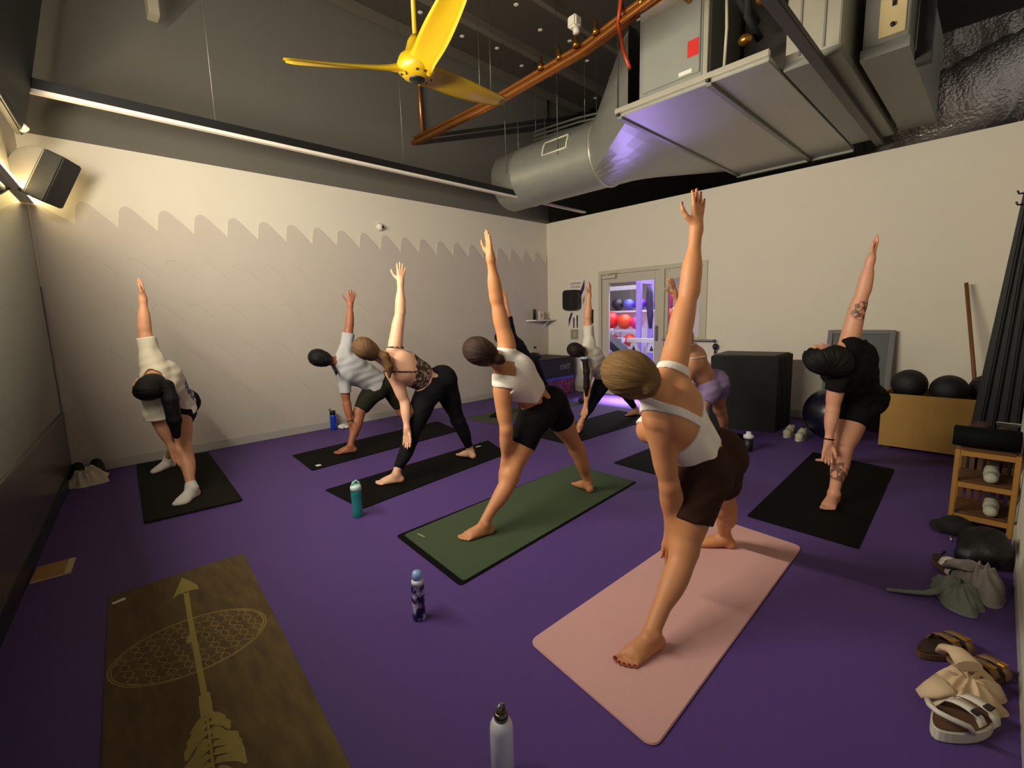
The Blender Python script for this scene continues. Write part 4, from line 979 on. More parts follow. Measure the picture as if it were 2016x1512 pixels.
# air handler above the door wall
ahu = thing('air_handler', (5.2, 1.95, 3.1), 'big grey air handling unit with a red sticker hung over the door wall', 'air handler')
mb = MB(); mb.box2((3.86, 1.78, 3.15), (6.5, 2.34, 4.15)); cab = mb.build('cabinet', GALV, ahu, bevel=0.006)
mb = MB(); mb.box2((3.85, 1.36, 3.15), (6.5, 1.735, 3.17)); mb.box2((4.55, 1.36, 3.17), (6.5, 1.735, 4.0)); mb.build('coil_section', DKSTEEL, ahu)
mb = MB(); mb.box2((3.848, 1.735, 3.15), (3.90, 1.775, 4.15)); mb.build('corner_post', GALV_B, ahu)
mb = MB(); mb.box2((3.846, 1.80, 3.22), (3.86, 2.30, 3.78)); pan = mb.build('access_panel', mat('grey_panel', (0.55, 0.55, 0.51), 0.5, 0.2, var=0.08), cab, bevel=0.004)
mb = MB(); mb.box2((3.842, 1.81, 3.35), (3.8465, 1.90, 3.47)); mb.build('red_sticker', mat('red_sticker', (0.80, 0.13, 0.09), 0.5), cab)['label'] = 'red square sticker'
mb = MB(); mb.box2((3.842, 1.86, 3.235), (3.8465, 1.97, 3.265)); mb.build('name_plate', mat('white_plate', (0.85, 0.84, 0.78), 0.5), cab)
mb = MB(); mb.box2((3.84, 1.72, 3.10), (6.72, 2.52, 3.145)); mb.box2((3.84, 1.29, 3.10), (6.66, 1.705, 3.14)); mb.build('base_pan', mat('pan_sheet', (0.62, 0.61, 0.57), 0.42, 0.45, var=0.08, scale=4), ahu, bevel=0.004)
mb = MB()
mb.box2((3.80, 1.28, 3.125), (3.84, 2.55, 3.165)); mb.build('front_rail', GALV_B, ahu, bevel=0.003)
mb = MB(); mb.box2((3.82, 1.690, 3.075), (6.72, 1.735, 3.10)); mb.box2((3.84, 2.50, 3.085), (6.76, 2.545, 3.13)); mb.box2((6.60, 1.29, 3.075), (6.66, 2.545, 3.1))
mb.build('support_rail', GALV_D, ahu, bevel=0.003)
for x, y in ((3.82, 2.53), (3.82, 1.72), (6.7, 2.53)):
    mb = MB(); mb.cyl((x, y, 3.13), (x, y, ZC), 0.007, n=8); mb.lathe([(0, -0.012), (0.016, -0.012), (0.016, 0.012), (0, 0.012)], (x, y, 3.12), n=6); mb.build('threaded_rod', DKSTEEL, ahu)
# pipework in the gap
pw = thing('valve_assembly', (4.0, 1.55, 3.25), 'dark insulated valves and pipes beside the air handler', 'pipework')
mb = MB(); mb.tube([(3.95, 1.62, 4.3), (3.95, 1.6, 3.75), (3.98, 1.52, 3.6), (4.15, 1.5, 3.55)], 0.035, 10); mb.tube([(3.92, 1.48, 4.3), (3.92, 1.48, 3.5), (4.1, 1.45, 3.40)], 0.028, 10); mb.build('insulated_pipe', mat('black_insulation', (0.05, 0.05, 0.05), 0.8, bump=0.3), pw)
mb = MB(); mb.ell((3.92, 1.38, 3.58), (0.05, 0.05, 0.05)); mb.build('valve_body', BRASS, pw)
mb = MB(); mb.ell((3.95, 1.5, 3.36), (0.045, 0.05, 0.04)); mb.build('valve_body', BRASS, pw)
mb = MB(); mb.lathe([(0, 0), (0.045, 0), (0.045, 0.08), (0.02, 0.09), (0, 0.09)], (3.9, 1.45, 3.62), n=14); mb.build('valve_cap', BRASS, pw)
mb = MB(); mb.tube([(3.97, 1.66, 3.2), (3.95, 1.64, 3.5), (3.96, 1.66, 3.9)], 0.012, 8); mb.build('drain_pipe', mat('pale_drain', (0.75, 0.72, 0.62), 0.5), pw)

# second unit and the strut beam beside it
u2 = thing('duct_box', (5.2, 1.12, 3.1), 'silver sheet metal duct box between the air handler and the strut beam', 'duct')
mb = MB(); mb.box2((4.12, 0.93, 3.16), (6.42, 1.27, 4.3)); mb.build('duct_body', GALV_B, u2, bevel=0.006)
mb = MB(); mb.box2((4.10, 0.91, 3.10), (6.40, 1.275, 3.16)); mb.build('bottom_panel', GALV_D, u2, bevel=0.004)
mb = MB()
for y in (1.02, 1.17): mb.box2((4.108, y, 3.18), (4.12, y + 0.012, 4.2))
mb.build('panel_seam', GALV_D, u2)
mb = MB(); mb.box2((2.70, 1.00, 3.05), (XB, 1.075, 3.095)); sb = tag(mb.build('strut_beam', DKSTEEL, bevel=0.004), 'dark steel strut beam running over the room to the door wall', 'beam')
u3 = thing('filter_housing', (4.6, 0.78, 3.15), 'grey filter housing with a cream access door beside the foil duct', 'duct')
mb = MB(); mb.box2((4.45, 0.60, 3.2), (6.44, 0.86, 3.9)); hb = mb.build('housing', GALV_D, u3, bevel=0.005)
mb = MB(); mb.box2((4.438, 0.62, 3.24), (4.45, 0.77, 3.62)); ad = mb.build('access_door', mat('cream_panel', (0.80, 0.72, 0.52), 0.5, 0.1), hb, bevel=0.003)
mb = MB(); mb.lathe([(0, 0), (0.014, 0), (0.014, 0.02), (0, 0.02)], (4.436, 0.69, 3.30), (-1, 0, 0), n=12); mb.tube([(4.43, 0.69, 3.42), (4.42, 0.69, 3.52)], 0.012, 8); mb.build('door_latch', BLKM, ad)
mb = MB(); mb.box2((4.44, 0.59, 3.13), (6.44, 0.87, 3.2)); mb.build('bottom_panel', GALV_D, u3)
mb = MB(); mb.box2((4.72, 0.50, 3.10), (4.80, 0.585, ZC)); tag(mb.build('hanger_post', mat('dark_post', (0.13, 0.10, 0.09), 0.6)), 'dark vertical hanger post beside the filter housing', 'post')
# foil flexible ducts
def foil():
    m = mat('crinkled_foil', (0.90, 0.87, 0.84), 0.22, 0.85, var=0.1, scale=9); nt = m.node_tree
    v = nt.nodes.new('ShaderNodeTexNoise'); v.inputs['Scale'].default_value = 34; v.inputs['Detail'].default_value = 4
    tc = next(q for q in nt.nodes if q.type == 'TEX_COORD'); nt.links.new(tc.outputs['Object'], v.inputs['Vector'])
    bp = nt.nodes.new('ShaderNodeBump'); bp.inputs['Strength'].default_value = 0.8; bp.inputs['Distance'].default_value = 0.035
    nt.links.new(v.outputs['Fac'], bp.inputs['Height']); nt.links.new(bp.outputs[0], nt.nodes['Principled BSDF'].inputs['Normal'])
    return m
FOIL = foil()
def flex(mb, pts, r, ribs):
    pts = [Vector(p) for p in pts]
    # Catmull-Rom through the points, ribbed section
    out = []
    m = len(pts)
    for i in range(m - 1):
        p0, p1, p2, p3 = pts[max(0, i - 1)], pts[i], pts[i + 1], pts[min(m - 1, i + 2)]
        for k in range(12):
            t = k / 12
            out.append(0.5 * ((2 * p1) + (p2 - p0) * t + (2 * p0 - 5 * p1 + 4 * p2 - p3) * t * t + (3 * p1 - p0 - 3 * p2 + p3) * t ** 3))
    out.append(pts[-1])
    mb.tube(out, [r * (1 + 0.045 * math.sin(i * ribs)) for i in range(len(out))], 28)
mb = MB(); flex(mb, [(7.5, -0.55, 3.80), (7.25, 0.05, 3.66), (7.0, 0.45, 3.44), (7.1, 0.85, 3.40), (7.6, 1.1, 3.42)], 0.37, 1.9)
tag(mb.build('flexible_duct', FOIL), 'fat ribbed foil flexible duct curling over the top of the door wall', 'flexible duct')
mb = MB(); flex(mb, [(5.3, 0.36, 3.95), (4.95, 0.20, 3.72), (4.6, -0.08, 3.60), (4.35, -0.5, 3.55)], 0.20, 1.7)
tag(mb.build('flexible_duct', FOIL), 'narrower foil flexible duct high up by the filter housing', 'flexible duct')
mb = MB()
rnd = random.Random(3); vs = []; W_, H_ = 16, 9
for i in range(W_ + 1):
    for k in range(H_ + 1):
        vs.append((8.0 + rnd.uniform(-0.05, 0.05), -0.4 + 1.9 * i / W_ + rnd.uniform(-0.03, 0.03), 3.05 + 1.5 * k / H_))
mb.add(vs, [(i * (H_ + 1) + k, (i + 1) * (H_ + 1) + k, (i + 1) * (H_ + 1) + k + 1, i * (H_ + 1) + k + 1) for i in range(W_) for k in range(H_)], False)
tag(mb.build('foil_insulation', FOIL, solid=0.02), 'crumpled foil faced insulation sheet behind the fat flexible duct', 'insulation')

# copper pipes with brass fittings, running from the scalloped wall over the room
pipes = thing('copper_pipe_run', (3.95, 4.0, 3.80), 'bundle of copper pipes with brass fittings running out from the scalloped wall', 'pipes')
for dx, dz, r in ((0.0, 0.0, 0.028), (0.085, 0.02, 0.024), (0.03, 0.075, 0.022)):
    mb = MB(); mb.tube([(3.80 + dx, YA - 0.005, 3.76 + dz), (3.95 + dx, 4.4, 3.83 + dz), (3.92 + dx, 3.0, 3.86 + dz), (3.72 + dx, 1.9, 3.88 + dz), (3.60 + dx, 0.8, 3.88 + dz)], r, 12); mb.build('pipe', COPPER, pipes)
for y, s_ in ((3.55, 1), (3.3, .8), (3.05, 1), (2.8, .9), (2.5, 1.1), (2.3, .8), (2.05, 1)):
    mb = MB(); mb.lathe([(0, 0), (0.034 * s_, 0), (0.034 * s_, 0.05), (0.022, 0.055), (0.022, 0.09), (0.012, 0.10), (0.012, 0.13), (0, 0.13)], (3.91 - (3.3 - y) * 0.10 if y < 3.3 else 3.93, y, 3.90), n=10); mb.build('valve_stem', BRASS, pipes)
mb = MB(); mb.cyl((3.93, YA - 0.06, 3.83), (3.90, YA - 0.06, ZC), 0.02, n=10); mb.build('riser', COPPER, pipes)
for y in (4.6, 4.4, 2.6):
    mb = MB(); mb.cyl((3.99, y, 3.93), (3.99, y, ZC), 0.004, n=6); mb.build('hanger_wire', WIRE, pipes)
mb = MB(); mb.tube([(3.70, 2.35, 3.95), (3.76, 2.46, 4.02), (3.80, 2.52, 3.85), (3.81, 2.47, 3.62), (3.80, 2.40, 3.45)], 0.017, 8); mb.build('orange_hose', mat('orange_tube', (0.70, 0.25, 0.06), 0.4), pipes)
mb = MB(); mb.tube([(3.70, 2.2, 3.95), (3.74, 2.05, 4.02), (3.79, 1.98, 3.86), (3.81, 1.88, 3.74)], 0.02, 8); mb.build('elbow_pipe', BRASS, pipes)
spr = thing('ceiling_speaker_box', (3.72, 2.95, 3.97), 'small white lumpy junction box above the copper pipes', 'junction box')
mb = MB(); mb.box((3.74, 2.95, 4.02), (0.10, 0.10, 0.10)); mb.build('box_body', PIN, spr, bevel=0.015); mb = MB(); mb.lathe([(0, 0), (0.03, 0), (0.03, 0.05), (0, 0.06)], (3.74, 2.93, 3.92), n=12); mb.build('sensor', PIN, spr)
cond = thing('conduit_run', (5.8, 4.9, 4.0), 'row of thin grey conduits beyond the round duct', 'conduits')
for i in range(3):
    mb = MB(); mb.tube([(5.62, 5.25, 4.17 - 0.06 * i), (5.65, 4.4, 4.13 - 0.06 * i), (5.7, 3.4, 4.02 - 0.06 * i)], 0.014, 8); mb.build('conduit', GALV_D, cond)
for q in ((5.62, 5.2), (5.67, 4.3)):
    mb = MB(); mb.cyl((*q, 4.0), (*q, ZC), 0.006, n=6); mb.build('hanger_rod', WIRE, cond)

# loudspeaker on a bracket at the mirror corner, and the black panel above it
SPK = Vector((0.06, 5.35, 2.55))
spk = thing('wall_speaker', SPK, 'grey and black wall loudspeaker tilted on a white bracket in the mirror corner', 'loudspeaker')
fwd = Vector((0.80, -0.36, -0.45)).normalized(); sd = fwd.cross(Vector((0, 0, 1))).normalized(); upv = sd.cross(fwd)
RS = Rcols(sd, fwd, upv)
vs = []; NN = 12
for i in range(NN + 1):
    t = -PI / 2 + PI * i / NN; vs.append((math.cos(t), math.sin(t)))
poly = [SPK + sd * -0.13 + upv * (0.19 * b) - fwd * (0.17 * a + 0.02) for a, b in vs]
mb = MB(); mb.prism(poly, (0, 0, 0), sd * 0.26); sc = mb.build('cabinet', mat('grey_speaker_shell', (0.52, 0.50, 0.47), 0.5), spk, bevel=0.008)
mb = MB(); mb.box(SPK + fwd * 0.045, (0.27, 0.13, 0.385), RS); mb.build('front_grille', mat('speaker_grille', (0.10, 0.10, 0.11), 0.7, bump=0.4, bscale=400), spk, bevel=0.01)
mb = MB(); wpt = Vector((LWX(5.36), 5.36, 2.56)); mb.tube([wpt, SPK - fwd * 0.19], 0.016, 10); mb.box(wpt + LW_N * 0.008, (0.09, 0.14, 0.014), RW); mb.build('bracket', mat('white_bracket', (0.84, 0.82, 0.78), 0.45), spk)
tv = thing('hanging_screen', (-0.12, 4.6, 2.7), 'large black flat panel hanging high on the left wall', 'screen')
nrmv = Vector((1.0, -0.10, -0.22)).normalized(); al = LW_DIR; upq = nrmv.cross(al) * -1
upq = upq if upq.z > 0 else -upq
RT = Rcols(al, upq, nrmv)
c = Vector((LWX(4.35) + 0.235, 4.37, 3.24))
mb = MB(); mb.box(c, (1.15, 1.05, 0.05), RT); pb = mb.build('panel', BLKM, tv, bevel=0.01)
mb = MB(); mb.box(c + nrmv * 0.027, (1.08, 0.98, 0.004), RT); mb.build('screen', mat('black_screen', (0.02, 0.02, 0.022), 0.6), pb)
mb = MB(); mb.tube([(LWX(4.9) + 0.01, 4.9, 2.98), (LWX(4.9) + 0.12, 4.88, 2.80), (LWX(4.9) + 0.16, 4.86, 2.74)], 0.028, 12); mb.build('bracket_arm', mat('white_bracket', (0.84, 0.82, 0.78), 0.45), tv)
# upper left ceiling hanger visible against the dark wall
mb = MB(); mb.box2((0.86, 5.28, 4.02), (0.94, 5.42, ZC)); tag(mb.build('hanger_post', mat('pale_post', (0.55, 0.52, 0.45), 0.7), bevel=0.004), 'pale square post hanging from the deck in front of the dark upper wall', 'post')
# little white camera on the scalloped wall
cm = thing('security_camera', (3.21, YA, 2.58), 'small white dome camera above the scalloped covering', 'camera')
mb = MB(); mb.lathe([(0, 0), (0.05, 0), (0.05, 0.02), (0.042, 0.045), (0.022, 0.065), (0, 0.07)], (3.21, YA, 2.58), (0, -1, 0), n=24); mb.build('housing', PIN, cm)
mb = MB(); mb.ell((3.225, YA - 0.062, 2.575), (0.018, 0.014, 0.018)); mb.build('lens', BLKM, cm)

# ---------------------------------------------------------------- exercise mats
def rounded_quad(q, r, n=6):
    q = [Vector((x, y, 0)) for x, y in q]; out = []
    for i in range(4):
        p, a, b = q[i], q[i - 1], q[(i + 1) % 4]
        u, v = (a - p).normalized(), (b - p).normalized(); s_, e = p + u * r, p + v * r
        for k in range(n + 1):
            t = k / n; out.append((s_ * (1 - t) ** 2 + p * 2 * t * (1 - t) + e * t * t))
    return out
def yoga_mat(q, th, m, label, r=0.02, edge=None, z=0.0005):
    root = thing('exercise_mat', (sum(p[0] for p in q) / 4, sum(p[1] for p in q) / 4, 0), label, 'exercise mat', 'mats laid out on the purple floor')
    P_ = rounded_quad(q, r)
    mb = MB(); mb.prism([Vector((p.x, p.y, z)) for p in P_], (0, 0, 0), (0, 0, th)); mb.build('mat_sheet', m, root, bevel=min(0.003, th * 0.3))
    return root
def matm(n, c, **kw): return mat(n, c, 0.72, var=0.06, scale=3, bump=0.25, bscale=420, spec=0.08, **kw)
PINKM, GREENM, BLACKM = matm('pink_mat', (0.80, 0.62, 0.60)), matm('green_mat', (0.27, 0.32, 0.235)), matm('black_mat', (0.05, 0.05, 0.045))
WORN = matm('charcoal_mat', (0.125, 0.115, 0.095)); GREYG = matm('grey_green_mat', (0.30, 0.31, 0.26)); WHITE_TAG = mat('white_tag', (0.86, 0.84, 0.80), 0.5)
yoga_mat([(1.25, 1.25), (1.17, 0.63), (2.90, 0.67), (2.95, 1.22)], 0.009, PINKM, 'thick pink exercise mat under the person in brown shorts', 0.05)
g_ = yoga_mat([(1.40, 2.49), (1.34, 1.80), (3.19, 1.93), (3.21, 2.58)], 0.006, GREENM, 'dark green exercise mat with a black underside, curling at its near end', 0.025, z=0.004)
mb = MB(); mb.prism([Vector((p.x, p.y, 0.0004)) for p in rounded_quad([(1.365, 2.525), (1.305, 1.785), (3.20, 1.918), (3.21, 2.585)], 0.03)], (0, 0, 0), (0, 0, 0.0036)); mb.build('underside', BLACKM, g_)
mb = MB(); mb.box((1.47, 2.40, 0.0103), (0.012, 0.07, 0.0006), Matrix.Rotation(0.1, 3, 'Z')); mb.build('brand_mark', mat('faint_mark', (0.55, 0.56, 0.48), 0.6), g_)
m3 = yoga_mat([(1.38, 3.67), (1.41, 3.08), (3.06, 3.29), (3.25, 3.81)], 0.005, BLACKM, 'black exercise mat under the person in the floral top, teal bottle at its corner')
mb = MB(); mb.box((3.02, 3.70, 0.0062), (0.06, 0.028, 0.0012)); mb.build('white_tag', WHITE_TAG, m3)
m2 = yoga_mat([(1.55, 4.92), (1.50, 4.25), (3.33, 4.42), (3.45, 5.06)], 0.005, BLACKM, 'black exercise mat under the person in the grey tee, parallel to the scalloped wall')
mb = MB(); mb.box((1.60, 4.36, 0.0062), (0.045, 0.055, 0.0012)); mb.build('white_tag', WHITE_TAG, m2)
yoga_mat([(0.25, 3.97), (0.85, 3.92), (0.97, 5.72), (0.37, 5.76)], 0.0155, WORN, 'thick charcoal exercise mat at the mirror end under the white-socked person', 0.035)
yoga_mat([(3.12, 1.05), (3.09, 0.44), (4.87, 0.50), (5.0, 1.12)], 0.005, BLACKM, 'black exercise mat under the tattooed person in the black tee')
yoga_mat([(3.72, 3.62), (3.70, 3.02), (5.40, 2.98), (5.52, 3.63)], 0.005, BLACKM, 'black exercise mat in front of the glass doors under the off-white tee')
yoga_mat([(3.49, 2.34), (3.45, 1.72), (5.25, 1.76), (5.28, 2.32)], 0.005, BLACKM, 'black exercise mat mostly hidden behind the person on the pink mat')
yoga_mat([(3.82, 4.95), (3.80, 4.32), (5.55, 4.32), (5.55, 4.95)], 0.005, GREYG, 'grey green exercise mat far back under the person in black')

# brown mat in the foreground with a printed arrow, webbed hoop and feathers
def brown_mat():
    m = mat('brown_printed_mat', (0.31, 0.235, 0.125), 0.85, scale=6, stretch=(4, 1, 1), color2=(0.41, 0.33, 0.165), bump=0.3, bscale=160, detail=8, contrast=(0.3, 0.7)); return m
bm_ = yoga_mat([(0.01, 3.01), (0.62, 3.0), (0.47, 1.15), (-0.12, 1.15)], 0.004, brown_mat(), 'worn brown exercise mat printed with an arrow, hoop web and feathers', 0.015)
INK = mat('pale_gold_print', (0.60, 0.53, 0.26), 0.8, var=0.12, scale=25); INK2 = mat('thin_gold_print', (0.60, 0.51, 0.28), 0.85, var=0.25, scale=25)
zt = 0.0046
V2 = lambda x, y: Vector((x, y, zt))
mb = MB()
mb.prism([V2(0.31, 2.945), V2(0.238, 2.735), V2(0.268, 2.765), V2(0.300, 2.75), V2(0.318, 2.765), V2(0.352, 2.745), V2(0.352, 2.80)], (0, 0, 0), (0, 0, 0.0005))
mb.ribbon([V2(0.298, 2.76), V2(0.272, 2.5), V2(0.245, 2.2), V2(0.218, 1.90)], [0.022, 0.020, 0.020, 0.020], h=0.0005)
mb.ribbon([V2(0.268, 2.36), V2(0.243, 2.335), V2(0.235, 2.29)], 0.016, h=0.0007)
mb.build('printed_arrow', INK, bm_)
mb = MB()
ce, ea, eb = Vector((0.245, 2.275, zt)), Vector((0.275, 0.005, 0)), Vector((-0.03, 0.215, 0))
for q in (1.0, 0.965):
    mb.ribbon([ce + ea * (q * math.cos(2 * PI * i / 64)) + eb * (q * math.sin(2 * PI * i / 64)) for i in range(65)], 0.0042, h=0.0004)
for k in range(-4, 5):
    f = k / 5.0; L = math.sqrt(max(0, 1 - f * f)) * 0.95
    for sg in (1, -1):
        pts = []
        for i in range(33):
            v = -L + 2 * L * i / 32; pts.append(ce + ea * (f + sg * 0.055 * math.sin(v * 4.0 * PI)) + eb * v)
        mb.ribbon(pts, 0.0032, h=0.0004)
for k in range(-2, 3):
    f = k / 3.0; L = math.sqrt(max(0, 1 - f * f)) * 0.95
    mb.ribbon([ce + ea * (-L + 2 * L * i / 20) + eb * (f + 0.06 * math.sin(i * 1.57)) for i in range(21)], 0.0024, h=0.0004)
mb.build('printed_hoop_web', INK2, bm_)
mb = MB()
mb.ribbon([V2(0.219, 1.915), V2(0.212, 1.85), V2(0.206, 1.80)], [0.034, 0.038, 0.036], h=0.0006)
sh_ = lambda t: Vector((0.206 - 0.117 * t, 1.80 - t, zt))
for sg in (-1, 1):
    # barbs slanting outward and back from the shaft, rounded at their ends, a few left short as splits
    for i in range(13):
        t = 0.0 + i * 0.036; wd = 0.082 * math.sin(PI * min(1, (i + 1.6) / 14.5)) ** 0.6
        if (i + (sg > 0)) % 5 == 3: wd *= 0.55
        o = Vector((sg, 0.0, 0)); p0, p1, p2, p3 = sh_(t + 0.004) + o * 0.007, sh_(t + 0.022) + o * wd * 0.5, sh_(t + 0.052) + o * wd * 0.9, sh_(t + 0.085) + o * wd
        mb.ribbon([p0, p1, p2, p3], [0.024, 0.030, 0.028, 0.008], h=0.0004 + 0.00012 * i + (0.00006 if sg > 0 else 0))
mb.ribbon([V2(0.206, 1.80), V2(0.175, 1.55), V2(0.145, 1.30)], 0.008, h=0.0009)
mb.build('printed_feathers', INK, bm_)
mb = MB(); mb.box((0.045, 2.915, 0.0052), (0.052, 0.022, 0.001), Matrix.Rotation(0.25, 3, 'Z')); mb.build('white_tag', WHITE_TAG, bm_)

# ---------------------------------------------------------------- bottles and loose things on the floor
def bottle(name, loc, prof, m, label, parts):
    root = thing(name, loc, label, 'bottle', 'water bottles')
    mb = MB(); mb.lathe(prof, loc, n=28); mb.build('bottle_body', m, root)
    for pn, pm, fn in parts:
        mb = MB(); fn(mb, Vector(loc)); mb.build(pn, pm, root)
    return root
def tealm():
    m = mat('teal_clear_plastic', (0.16, 0.62, 0.60), 0.12, var=0.05, alpha=0.55, coat=0.3); return m
TEAL, MINT = tealm(), mat('mint_plastic', (0.55, 0.85, 0.80), 0.35)
bottle('water_bottle', (1.335, 2.99, 0.0005), [(0, 0), (0.034, 0), (0.037, 0.006), (0.036, 0.05), (0.034, 0.10), (0.036, 0.15), (0.036, 0.185), (0.033, 0.192), (0, 0.192)], TEAL, 'clear teal water bottle with a mint lid at the corner of a black mat',
       [('lid', mat('white_teal_lid', (0.80, 0.90, 0.87), 0.35), lambda mb, o: (mb.lathe([(0, 0.190), (0.0365, 0.190), (0.0375, 0.215), (0.032, 0.228), (0, 0.230)], o))),
        ('carry_loop', MINT, lambda mb, o: mb.tube([o + Vector((-0.026, 0, 0.224)), o + Vector((-0.018, 0, 0.248)), o + Vector((0.006, 0, 0.258)), o + Vector((0.026, 0, 0.240)), o + Vector((0.028, 0, 0.220))], 0.0075, 8)),
        ('water', mat('bottle_water', (0.18, 0.50, 0.52), 0.05, alpha=0.5), lambda mb, o: mb.lathe([(0, 0.006), (0.033, 0.006), (0.033, 0.11), (0, 0.11)], o))])
TIE = mat('tie_dye_print', (0.10, 0.07, 0.28), 0.35, scale=26, color2=(0.78, 0.72, 0.86), contrast=(0.46, 0.62))
bottle('water_bottle', (1.02, 1.72, 0.0005), [(0, 0), (0.027, 0), (0.030, 0.006), (0.0295, 0.045), (0.0275, 0.062), (0.0295, 0.080), (0.0295, 0.155), (0.026, 0.172), (0.0, 0.174)], TIE, 'slim purple and white patterned bottle with a pale blue cap',
       [('cap', mat('pale_blue_cap', (0.55, 0.68, 0.90), 0.35), lambda mb, o: mb.lathe([(0, 0.19), (0.0205, 0.19), (0.0215, 0.212), (0.019, 0.228), (0, 0.232)], o)),
        ('neck_collar', mat('white_plastic', (0.85, 0.84, 0.86), 0.35), lambda mb, o: mb.lathe([(0, 0.170), (0.0275, 0.170), (0.0265, 0.186), (0.02, 0.192), (0, 0.192)], o))])
bottle('steel_bottle', (0.785, 0.905, 0.0005), [(0, 0), (0.030, 0), (0.034, 0.005), (0.034, 0.165), (0.032, 0.182), (0.024, 0.194), (0.019, 0.198), (0, 0.198)], mat('white_enamel', (0.84, 0.83, 0.85), 0.3, coat=0.3), 'white metal bottle with a steel loop cap in the near foreground',
       [('cap', mat('dark_steel_cap', (0.42, 0.38, 0.33), 0.25, 0.9), lambda mb, o: mb.lathe([(0, 0.196), (0.0205, 0.196), (0.0205, 0.214), (0.016, 0.219), (0, 0.219)], o)),
        ('cap_loop', STEEL, lambda mb, o: mb.tube([o + Vector((-0.012, 0.0, 0.216)), o + Vector((-0.012, 0.0, 0.236)), o + Vector((0.0, 0.0, 0.245)), o + Vector((0.012, 0, 0.236)), o + Vector((0.012, 0, 0.216))], 0.0045, 8))])
bottle('water_bottle', (2.33, 5.72, 0.0005), [(0, 0), (0.036, 0), (0.039, 0.006), (0.039, 0.17), (0.034, 0.195), (0, 0.197)], mat('blue_plastic', (0.08, 0.22, 0.70), 0.3, coat=0.3), 'blue water bottle with a dark lid standing by the scalloped wall',
       [('lid', BLKM, lambda mb, o: (mb.lathe([(0, 0.195), (0.036, 0.195), (0.036, 0.235), (0.03, 0.243), (0, 0.243)], o), mb.tube([o + Vector((-0.03, 0, 0.24)), o + Vector((-0.045, 0, 0.262)), o + Vector((-0.02, 0, 0.268))], 0.006, 6)))])
bottle('shaker_bottle', (4.66, 1.585, 0.0005), [(0, 0), (0.036, 0), (0.040, 0.006), (0.044, 0.13), (0, 0.13)], BLKM, 'black shaker bottle with a white lid in front of the black covered cube',
       [('lid', mat('white_plastic', (0.85, 0.84, 0.86), 0.35), lambda mb, o: mb.lathe([(0, 0.13), (0.047, 0.13), (0.047, 0.158), (0.024, 0.168), (0.021, 0.192), (0, 0.194)], o))])
tub = thing('orange_tub', (4.55, 1.66, 0.0005), 'small orange red tub beside the shaker bottle', 'tub')
mb = MB(); mb.lathe([(0, 0), (0.036, 0), (0.040, 0.006), (0.040, 0.07), (0, 0.07)], (4.55, 1.66, 0.0005)); mb.build('tub_body', mat('orange_red_plastic', (0.72, 0.16, 0.07), 0.4), tub)
mb = MB(); mb.lathe([(0, 0.07), (0.042, 0.07), (0.042, 0.10), (0.036, 0.105), (0, 0.105)], (4.55, 1.66, 0.0005)); mb.build('tub_lid', mat('orange_lid', (0.78, 0.27, 0.12), 0.4), tub)
# notebook
nb = thing('notebook', (-0.195, 3.575, 0), 'tan paper notebook lying on the floor near the mirror', 'notebook')
q = [(-0.285, 3.485), (-0.26, 3.685), (-0.10, 3.68), (-0.125, 3.47)]
mb = MB(); mb.prism([Vector((x, y, 0.0006)) for x, y in q], (0, 0, 0), (0, 0, 0.009)); mb.build('pages', mat('paper_edge', (0.80, 0.72, 0.56), 0.8), nb)
mb = MB(); mb.prism([Vector((x, y, 0.0097)) for x, y in [(-0.283, 3.487), (-0.259, 3.683), (-0.128, 3.679), (-0.150, 3.473)]], (0, 0, 0), (0, 0, 0.0016)); mb.build('cover', mat('kraft_cover', (0.66, 0.50, 0.27), 0.8, scale=20), nb)

# soft heaps: one smooth surface each
def soft(name, prims, m, h=0.008, fold=0.005, freq=60, parent=None, base=None, label=None, cat=None, group=None, zmin=0.0006, blend=0.03, seed=0):
    lo = np.min([bounds(p)[0] for p in prims], 0) - 0.04; hi = np.max([bounds(p)[1] for p in prims], 0) + 0.04
    g = Grid(lo, hi, h)
    for p in prims: g.add(p, blend)
    x, y, z = g.full()
    g.F = g.F + (fold * np.sin(freq * x + seed + 2.2 * np.sin(freq * 0.5 * y) + 1.5 * np.sin(freq * 0.6 * z)) * np.sin(freq * 0.7 * y + 1.7 * seed + freq * 0.3 * x)).astype(np.float32)
    g.cut((0, 0, zmin), (0, 0, -1))
    if parent is None and base is None: base = tuple((lo + hi) / 2 * [1, 1, 0] + [0, 0, zmin])
    o = field_obj(name, g, m, parent, base, 2)
    return tag(o, label, cat, group) if label else o
E3 = np.eye(3)
